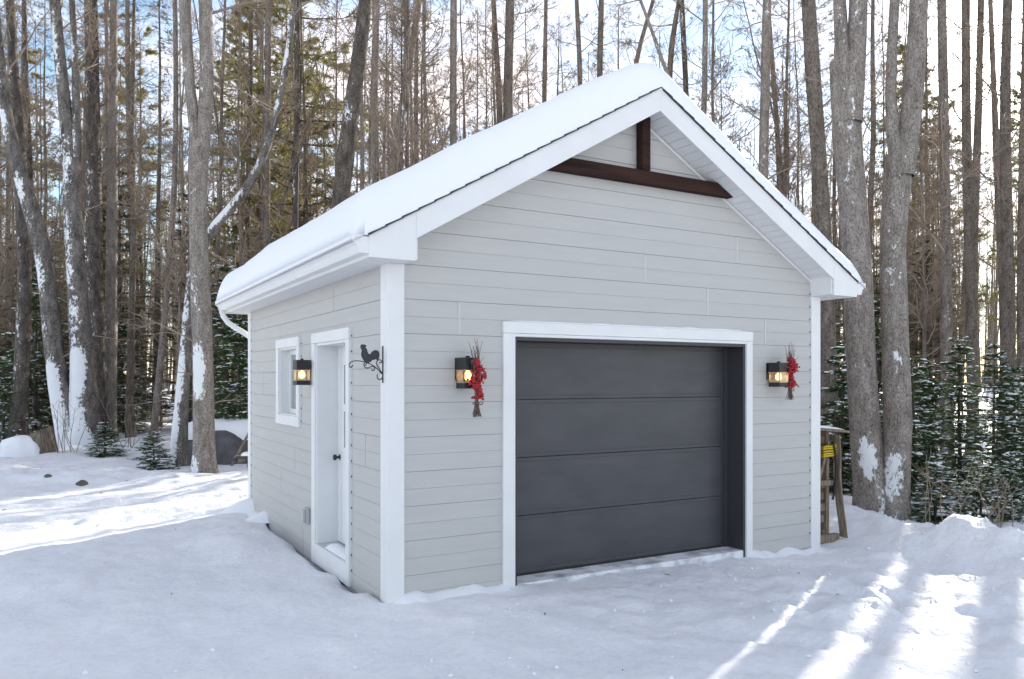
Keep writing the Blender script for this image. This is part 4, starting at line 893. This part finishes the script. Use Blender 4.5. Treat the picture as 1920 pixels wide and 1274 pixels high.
mids = [  # trunks standing behind the roof: points, depth, bark
 ('slim trunk rising behind the roof, left of the bent branch end', [(500, 560, 13), (500, 300, 12), (502, 0, 11)], 24, 'bark_far'),
 ('thin dark trunk behind the roof right of the bent branch', [(552, 560, 11), (555, 250, 10), (557, 0, 9)], 24, 'bark_dark'),
 ('straight grey trunk just right of the big leaning dark trunk', [(698, 560, 14), (701, 200, 12), (706, 0, 11)], 22, 'bark_grey'),
 ('curving grey trunk leaning right, second right of the big leaning trunk', [(728, 500, 17), (738, 300, 15), (757, 180, 14), (773, 80, 12), (786, 0, 11)], 22, 'bark_grey'),
 ('straight thin trunk between the curving grey trunk and open sky', [(779, 500, 9), (780, 200, 8), (782, 0, 7)], 25, 'bark_far'),
 ('lone straight trunk against the blue sky gap above the left roof', [(850, 500, 14), (850, 200, 13), (851, 0, 12)], 22, 'bark_grey'),
 ('stout brown trunk of a close pair above the middle of the roof', [(952, 400, 20), (953, 150, 18), (957, 0, 16)], 22, 'bark_brown'),
 ('thinner brown trunk hugging the stout one above the roof', [(937, 400, 13), (938, 200, 12), (930, 90, 10), (925, 0, 9)], 23, 'bark_brown'),
 ('slim forked trunk above the roof, right of the brown pair', [(1019, 400, 9), (1021, 150, 9), (1024, 0, 7)], 26, 'bark_far'),
 ('slightly bowed bluish trunk left of the roof peak', [(1090, 350, 9), (1088, 120, 9), (1081, 0, 8)], 24, 'bark_far'),
 ('straight brown trunk close left of the roof peak', [(1124, 350, 11), (1125, 120, 11), (1128, 0, 10)], 24, 'bark_brown'),
 ('slanting slim trunk right above the roof peak', [(1180, 350, 9), (1190, 120, 9), (1212, 40, 8), (1228, 0, 7)], 27, 'bark_far'),
 ('broken topped snag just right of the roof peak', [(1256, 350, 10), (1256, 140, 10), (1258, 75, 12), (1268, 40, 8)], 24, 'bark_brown'),
 ('dark slanting trunk right of the broken snag', [(1291, 350, 11), (1286, 160, 10), (1277, 0, 9)], 24, 'bark_dark'),
 ('straight grey trunk above the right roof slope', [(1428, 600, 19), (1431, 250, 17), (1438, 0, 16)], 19, 'bark_grey'),
 ('thin trunk leaning away beside the straight grey one, right roof slope', [(1468, 600, 11), (1458, 250, 9), (1447, 90, 8), (1440, 0, 7)], 22, 'bark_far'),
 ('rough dark brown trunk behind the thick grey trunk by the eave', [(1556, 860, 34), (1552, 650, 31), (1545, 450, 29), (1533, 280, 28), (1521, 120, 27), (1512, 0, 25)], 14.5, 'bark_brown'),
 ('slim straight trunk right of the forked grey trunk', [(1776, 850, 22), (1773, 500, 19), (1771, 200, 17), (1769, 0, 16)], 16, 'bark_far'),
 ('straight brown trunk of a crossing pair on the right', [(1826, 850, 20), (1820, 500, 18), (1813, 250, 16), (1810, 0, 14)], 18, 'bark_brown'),
 ('leaning brown trunk crossing its neighbour on the right', [(1822, 650, 15), (1826, 420, 15), (1836, 220, 13), (1843, 0, 11)], 19, 'bark_brown'),
 ('slim trunk left of the sun with a bend halfway', [(1888, 800, 16), (1878, 500, 13), (1870, 300, 12), (1866, 150, 10), (1860, 0, 8)], 20, 'bark_far'),
 ('sturdy trunk passing right in front of the sun', [(1884, 850, 28), (1892, 550, 22), (1887, 300, 19), (1889, 100, 17), (1893, 0, 16)], 17, 'bark_brown'),
 ('trunk at the right edge of the picture below the sun', [(1918, 850, 16), (1914, 500, 14), (1916, 250, 12), (1920, 0, 10)], 21, 'bark_far'),
 ('thin dark trunk left of the snow plastered pair', [(68, 820, 13), (64, 600, 12), (58, 350, 11), (46, 150, 10), (42, 0, 8)], 26, 'bark_dark'),
 ('slender trunk in the gap between dark trunk and slim leaning one', [(246, 800, 10), (248, 500, 9), (243, 250, 9), (240, 0, 8)], 27, 'bark_far'),
 ('thin straight trunk touching the left side of the roof snow', [(462, 700, 11), (464, 400, 10), (468, 150, 9), (470, 0, 8)], 26, 'bark_dark')]
for i, (lab, pts, D, bk) in enumerate(mids):
    photo_tree('woodland_tree', lab, pts, D, M[bk], min(21, 10 + D * .45), (), (18, max(4, D * .18), 2.6), seed=40 + i, stubs=10)

# ------------------------------------------------------------------ woods: copies of a few trees
ZONES = [(-1e9, 0, 'beyond the left picture edge'), (0, 110, 'at the far left behind the leaning snowy trunk'), (110, 240, 'behind the snow plastered pair on the left'), (240, 345, 'between the snow plastered pair and forked trunk'), (345, 480, 'behind the forked trunk and garage eave'), (480, 640, 'above the left end of the roof'),
         (640, 800, 'above the left roof slope near the leaning dark trunk'), (800, 920, 'above the roof around the blue sky gap'), (920, 1060, 'above the roof around the brown pair'), (1060, 1200, 'just left of the roof peak'), (1200, 1330, 'just right of the roof peak'), (1330, 1480, 'above the right roof slope'), (1480, 1590, 'above the right eave'),
         (1590, 1700, 'behind the two thick grey trunks'), (1700, 1800, 'right of the forked grey trunk'), (1800, 1920, 'in the woods under the sun'), (1920, 1e9, 'beyond the right picture edge')]
def zone(x, y):
    v = np.array([x, y]) - CAM[:2]; d = v @ FWD; px = CX + F_PX * (v @ RIGHT) / max(d, .1)
    z = next(t for a, b, t in ZONES if a <= px < b); return ('nearer ' if d < 27 else 'mid-distance ' if d < 42 else 'distant '), z
def place(meshes, name, label, group, x, y, sc, rz, cat='tree', sink=.1):
    if label.endswith('@'): a, b = zone(x, y); label = a + label[:-1] + b
    t = thing(name, label, cat, (x, y, float(gz(x, y)) - sink), rz, group, sc)
    for nm, me, mt in meshes:
        c = link(nm, me, t, mt)
        if nm in ('snow_load', 'needles', 'dead_branches'): c['kind'] = 'stuff'
    return t
bare = []
for i, (H, r0, n1, zm, bl, fk) in enumerate([(20, .13, 34, 5, 3.2, False), (18, .10, 30, 4, 2.8, True), (22, .15, 36, 6.5, 3.6, False), (16, .06, 40, 3, 2.4, False), (17, .085, 30, 3.5, 2.6, True), (13, .045, 34, 1.8, 2.0, False), (10, .03, 44, 1.2, 1.7, True)]):
    a, b = make_bare(200 + i, H, r0, n1, zm, bl, fk); bare.append([('trunk', a, M[['bark_far', 'bark_grey', 'bark_dark', 'bark_far', 'bark_brown', 'bark_far', 'bark_far'][i]]), ('crown', b, M['twig'])])
dead = []
for i in range(2):
    a, b, c = make_dead_spruce(300 + i, 19 + i * 2); dead.append([('trunk', a, M['bark_brown']), ('dead_branches', b, M['twig']), ('needles', c, M['needle_brown'])])
pines = []
for i in range(2):
    a, b = make_pine(400 + i, 19 + 2 * i, 4.5); pines.append([('trunk', a, M['bark_dark']), ('needles', b, M['needle_pine'])])
firs = []
for i, (H, sp, wh) in enumerate([(3.6, 1.15, 17), (2.6, .95, 14), (5.2, 1.45, 22)]):
    a, b, c = make_fir(500 + i, H, .12, sp, wh, 8, twigs=24); firs.append([('trunk', a, M['bark_dark']), ('needles', b, M['needle']), ('snow_load', c, M['snow_soft'])])
a, b, c = make_fir(510, 8.5, .5, 1.9, 26, 6, per=22, ln=.06, wd=.018, twigs=16, snow=False); tall_fir = [('trunk', a, M['bark_dark']), ('needles', b, M['needle_brown'])]
r = np.random.RandomState(77)
def wpos(x, D): p = at(x, HY, D); return p[0], p[1]
SIDE = SUN[:2] / np.linalg.norm(SUN[:2]); PERP = np.array([SIDE[1], -SIDE[0]])
LANES = [(-.1, 1.2), (-7.7, -6.9), (-8.7, -8.1), (-10.7, -10.1)]       # gaps in the wood that let the low sun through
def lane_free(X, Y, m):
    v = np.array([X - 3.5, Y + 1.5]); u_ = v @ PERP
    return v @ SIDE < 0 or all(u_ < a - m or u_ > b + m for a, b in LANES)
def clear(X, Y):                                   # keep garage, yard and drive free
    return not (-14 < X < 6.2 and -20 < Y < 9.2) and not (-14 < X < 2.2 and Y < 13.3) and np.hypot(X - CAM[0], Y - CAM[1]) > 10
def scatter(n, x0, x1, d0, d1, fn, pw=1.0, m=.4):
    k = 0; tries = 0
    while k < n and tries < n * 30:
        tries += 1; x = r.uniform(x0, x1); D = d0 + (d1 - d0) * r.rand() ** pw; X, Y = wpos(x, D)
        if not clear(X, Y) or not lane_free(X, Y, m): continue
        fn(X, Y, x, D); k += 1
LB = ['slender bare tree @', 'bare forked tree @', 'tall bare tree @']
def f_bare(X, Y, x, D):
    i = r.choice(7, p=[.09, .08, .03, .24, .16, .20, .20]); place(bare[i], 'bare_tree', LB[{0: 0, 1: 1, 2: 2, 3: 0, 4: 1, 5: 0, 6: 0}[i]], 'bare trees in the woods', X, Y, r.uniform(.8, 1.15), r.uniform(0, 6.28))
scatter(100, -250, 2350, 22, 62, f_bare, .8); scatter(44, 560, 1500, 18, 40, f_bare); scatter(6, -60, 480, 20, 36, f_bare)
def f_thin(X, Y, x, D): place(bare[r.choice([5, 6])], 'bare_sapling', 'thin twiggy bare sapling @', 'bare saplings in the woods', X, Y, r.uniform(.85, 1.25), r.uniform(0, 6.28))
scatter(16, -60, 470, 19, 36, f_thin); scatter(14, 1300, 1960, 17, 36, f_thin, m=.3); scatter(8, 560, 1300, 18, 34, f_thin)
def f_dead(X, Y, x, D): place(dead[r.randint(2)], 'spruce_tree', 'spruce with dead branches @', 'tall spruces in the woods', X, Y, r.uniform(.8, 1.1), r.uniform(0, 6.28))
scatter(8, -60, 330, 22, 42, f_dead); scatter(6, 400, 1300, 28, 50, f_dead); scatter(8, 1480, 2200, 18, 45, f_dead, m=1.5)
def f_pine(X, Y, x, D): place(pines[r.randint(2)], 'pine_tree', 'sunlit yellow green pine @', 'pines in the woods', X, Y, r.uniform(.85, 1.15), r.uniform(0, 6.28))
scatter(8, 410, 680, 25, 42, f_pine); scatter(3, -60, 300, 34, 50, f_pine); scatter(7, 1500, 1960, 38, 58, f_pine, m=1.2)
def f_tall(X, Y, x, D): place(tall_fir, 'fir_tree', 'dense green fir @', 'understory firs', X, Y, r.uniform(.55, 1.1), r.uniform(0, 6.28))
scatter(12, -60, 470, 24, 45, f_tall); scatter(10, 1530, 2000, 20, 42, f_tall); scatter(8, 480, 1450, 24, 40, f_tall)
def f_fir(X, Y, x, D): place(firs[r.randint(3)], 'snowy_fir', 'young snow dusted fir @', 'young snowy firs', X, Y, r.uniform(.6, 1.1), r.uniform(0, 6.28))

def f_low(X, Y, x, D): place(firs[r.randint(3)], 'snowy_fir', 'low bushy snow dusted fir @', 'young snowy firs', X, Y, (lambda q: (q * 1.25, q * 1.25, q))(r.uniform(.36, .5)), r.uniform(0, 6.28))
scatter(9, -60, 480, 22, 34, f_fir); scatter(8, 1540, 2050, 18, 32, f_fir, m=.8); scatter(7, 1570, 1990, 12.5, 17, f_low, m=.0)
for i, (x, D, k, s, lab) in enumerate([(1800, 13.6, 2, .52, 'bushy snow dusted fir right of the forked grey trunk'), (1715, 12.6, 0, .66, 'narrow young fir just right of the forked grey trunk'), (1905, 12.4, 0, .6, 'snow dusted fir at the right edge, branches over the snow bank'),
        (1862, 15.2, 2, .52, 'taller fir behind the two snow dusted firs on the right'), (1577, 12.8, 0, .72, 'snowy fir behind the wooden pallet at the garage corner'), (1752, 10.2, 1, .36, 'tiny fir sapling at the crest of the right snow bank'), (1838, 10.2, 1, .42, 'low spreading fir sapling between bushy fir and snow bank'), (1940, 11.2, 0, .5, 'fir partly cut by the right picture edge'), (1893, 10.4, 1, .38, 'low fir sapling below the right edge fir'),
        (288, 15.2, 1, .34, 'small green fir left of the leaning snowy trunk base'), (198, 17.6, 1, .36, 'small dark fir at the foot of the snow plastered pair'), (446, 17.6, 2, .68, 'dark fir half hidden by the back corner of the garage'), (425, 21, 2, .95, 'large dark fir between forked trunk and garage'),
        (8, 21, 0, .7, 'snow dusted fir at the left edge of the picture'), (232, 25, 2, .7, 'fir in the shade behind the small dark fir')]):
    X, Y = wpos(x, D); place(firs[k], 'snowy_fir', lab, 'young snowy firs', X, Y, (s * 1.5, s * 1.5, s * .9) if s < .37 else s, r.uniform(0, 6.28), sink=.05)
# trees of the same wood to the right of the picture, their shadows fall over the yard
def f_side(X, Y, x, D):
    i = r.choice([0, 1, 2, 4]); place(bare[i], 'bare_tree', 'bare tree @', 'bare trees beyond the right edge', X, Y, r.uniform(.9, 1.15), r.uniform(0, 6.28))
for k in range(34):
    d = r.uniform(9, 34); u_ = r.uniform(2.4, 14); X, Y = np.array([3.5, -1.5]) + SIDE * d + PERP * u_
    (f_side if k % 3 else f_dead)(X, Y, 0, 0)

# bare shrub stems
def shrub(x, y, D, n, h, label, seed):
    rr_ = np.random.RandomState(seed); b = ground_at(x, y, D); S_ = rr_.normal(0, .12, (n, 3)); S_[:, 2] = -.03
    P, R_ = grow(S_, np.stack([rr_.normal(0, .35, n), rr_.normal(0, .35, n), np.ones(n)], 1), h * rr_.uniform(.5, 1, n), 7, np.full(n, .008), np.full(n, .003), rr_, .2, .1); q = Quads(); q.add(tubes(P, R_, 4))
    s, d, l, rd = sprout(P, R_, 4, rr_, .3); P2, R2 = grow(s, d, l, 4, np.full(len(s), .004), np.full(len(s), .002), rr_, .3, .1); q.add(tubes(P2, R2, 3))
    o = link('bare_shrub', q.mesh('bare_shrub'), None, M['twig']); o.location = b; tag(o, label, 'shrub')
shrub(122, 862, 17.5, 9, 1.5, 'few bare reddish stems in front of the snow plastered trunks', 1)
shrub(1745, 1000, 9.7, 6, 1.2, 'bare stems poking from the right snow bank near the firs', 2)
shrub(1862, 1000, 9.2, 7, 1.1, 'thin bare shrub in front of the right edge firs', 3)
shrub(240, 855, 18.5, 7, 1.6, 'thin bare shrub between dark trunk and small fir', 4)

# ------------------------------------------------------------------ distant woods (one mass), loose snow lumps, litter
q = Quads(); n = 1000; xs_ = r.uniform(-400, 2500, n); D = r.uniform(48, 95, n); P = np.zeros((n, 5, 3)); R_ = np.zeros((n, 5))
for i in range(n):
    X, Y = wpos(xs_[i], D[i]); h = r.uniform(9, 21); lean = r.normal(0, .05, 2); zz = np.linspace(-.3, h, 5); g = float(gz(X, Y))
    P[i] = np.stack([X + lean[0]*zz, Y + lean[1]*zz, g + zz], 1); R_[i] = np.linspace(r.uniform(.05, .16), .01, 5)
q.add(tubes(P, R_, 5)); s, d, l, rd = sprout(P, R_, 14, r, .1, (.6, 1.2), (.08, .18)); P2, R2 = grow(s, d, l, 4, np.full(len(s), .02), np.full(len(s), .008), r, .3, .15); q.add(tubes(P2, R2, 3))
s, d, l, rd = sprout(P2, R2, 2, r, .3, (.5, 1.0), (.4, .7)); P3, R3 = grow(s, d, l, 3, np.full(len(s), .012), np.full(len(s), .006), r, .2, .15); q.add(tubes(P3, R3, 3))
o = link('distant_woods', q.mesh('distant_woods'), None, M['bark_far']); tag(o, 'far mass of thin bare trees deep in the woods', 'woods'); o['kind'] = 'stuff'
C = []
for i in range(700):
    if r.rand() < .45: p = BERM_R[0] + (BERM_R[-2] - BERM_R[0]) * r.rand() + np.array([r.normal(0, .6), r.normal(0, .6), 0])
    elif r.rand() < .5: p = BERM_L[0] + (BERM_L[-2] - BERM_L[0]) * r.rand() + np.array([r.normal(0, .6), r.normal(0, .6), 0])
    else: p = np.array([r.uniform(-3, 6), r.uniform(-4, -.4), 0])
    if -.1 < p[0] < 5 and p[1] > -.1: continue
    C.append((p[0], p[1], float(gz(p[0], p[1])) + .004))
C = np.array(C); V, Fc = snow_pads(C, r, .015); V[:, 2] = np.repeat(C[:, 2], 21) + (V[:, 2] - np.repeat(C[:, 2], 21)) * 2.4; o = link('snow_clumps', fast_mesh('snow_clumps', V, Fc, True), None, M['snow_soft']); tag(o, 'small loose clumps of snow scattered over the yard and banks', 'snow'); o['kind'] = 'stuff'
# ridge of loose snow pushed against the walls
def wall_ridge(a, b, h, seed, label, off=.0):
    a = np.array(a); b = np.array(b); n = 60; k = 8; L_ = np.linalg.norm(b - a); d = (b - a) / L_; nrm = np.array([d[1], -d[0]]); V = []
    for s in np.linspace(0, 1, n):
        hh = h * (.35 + 1.5 * max(0, float(fbm(np.array(s * L_ * 2.1), np.array(2.), seed)) + .35)) * min(1, s*12 + .02, (1-s)*12 + .02); wd = .07 + hh * 1.8
        for t_ in np.linspace(0, 1, k):
            p = a + d * s * L_ + nrm * (-.03 + wd * t_); V.append((p[0], p[1], max(float(gz(a[0] + nrm[0]*.12 + d[0]*s*L_, a[1] + nrm[1]*.12 + d[1]*s*L_)), float(gz(*p)) if t_ > .6 else -9) - .012 + hh * (1 - t_ ** 1.6)))
    o = obj('snow_ridge', MB().add(V, [(i*k+j, (i+1)*k+j, (i+1)*k+j+1, i*k+j+1)[::-1] for i in range(n-1) for j in range(k-1)]), M['snow_soft'], None, True); tag(o, label, 'snow')
wall_ridge((.0, -.03), (GX0 - .02, -.03), .05, 3, 'low ridge of snow against the wall left of the garage door')
wall_ridge((GX1 + .0, -.03), (W + .02, -.03), .045, 5, 'low ridge of snow against the wall right of the garage door')
wall_ridge((-.03, DP + .02), (-.03, 3.9), .12, 6, 'ridge of snow against the back end of the side wall')

# bits of bark and twig blown onto the snow
P = []; R_ = []
for i in range(36):
    x, y = r.uniform(-4, 6.5), r.uniform(-4.6, 9)
    if -.2 < x < 5.1 and y > -.2: continue
    a = r.uniform(0, 6.28); l = r.uniform(.008, .035); dx, dy = math.cos(a) * l, math.sin(a) * l
    P.append([(x - dx, y - dy, float(gz(x - dx, y - dy)) + .004), (x, y, float(gz(x, y)) + .008), (x + dx, y + dy, float(gz(x + dx, y + dy)) + .004)]); R_.append([.0025, r.uniform(.003, .006), .002])
q = Quads(); q.add(tubes(np.array(P), np.array(R_), 4)); o = link('twig_litter', q.mesh('twig_litter'), None, M['stem']); tag(o, 'tiny bits of bark and twig scattered on the snow', 'litter'); o['kind'] = 'stuff'

# labels: things of one kind in the same stretch of wood are told apart by their order from left to right
from collections import defaultdict
same = defaultdict(list)
for o in COL.objects:
    if o.parent is None and o.get('group') and 'beyond' not in o['label']:
        v_ = np.array(o.location[:2]) - CAM[:2]; same[o['label']].append(((v_ @ RIGHT) / (v_ @ FWD), o))
ORD = ['leftmost', 'second', 'third', 'fourth', 'fifth', 'sixth', 'seventh', 'eighth', 'ninth', 'tenth', 'eleventh', 'twelfth']
for lab, lst in same.items():
    if len(lst) > 1 and len(lab.split()) <= 13:
        lst.sort(key=lambda e_: e_[0])
        for k_, (_, o) in enumerate(lst): o['label'] = lab + (', leftmost' if k_ == 0 else ', ' + ORD[min(k_, 11)] + ' from left')
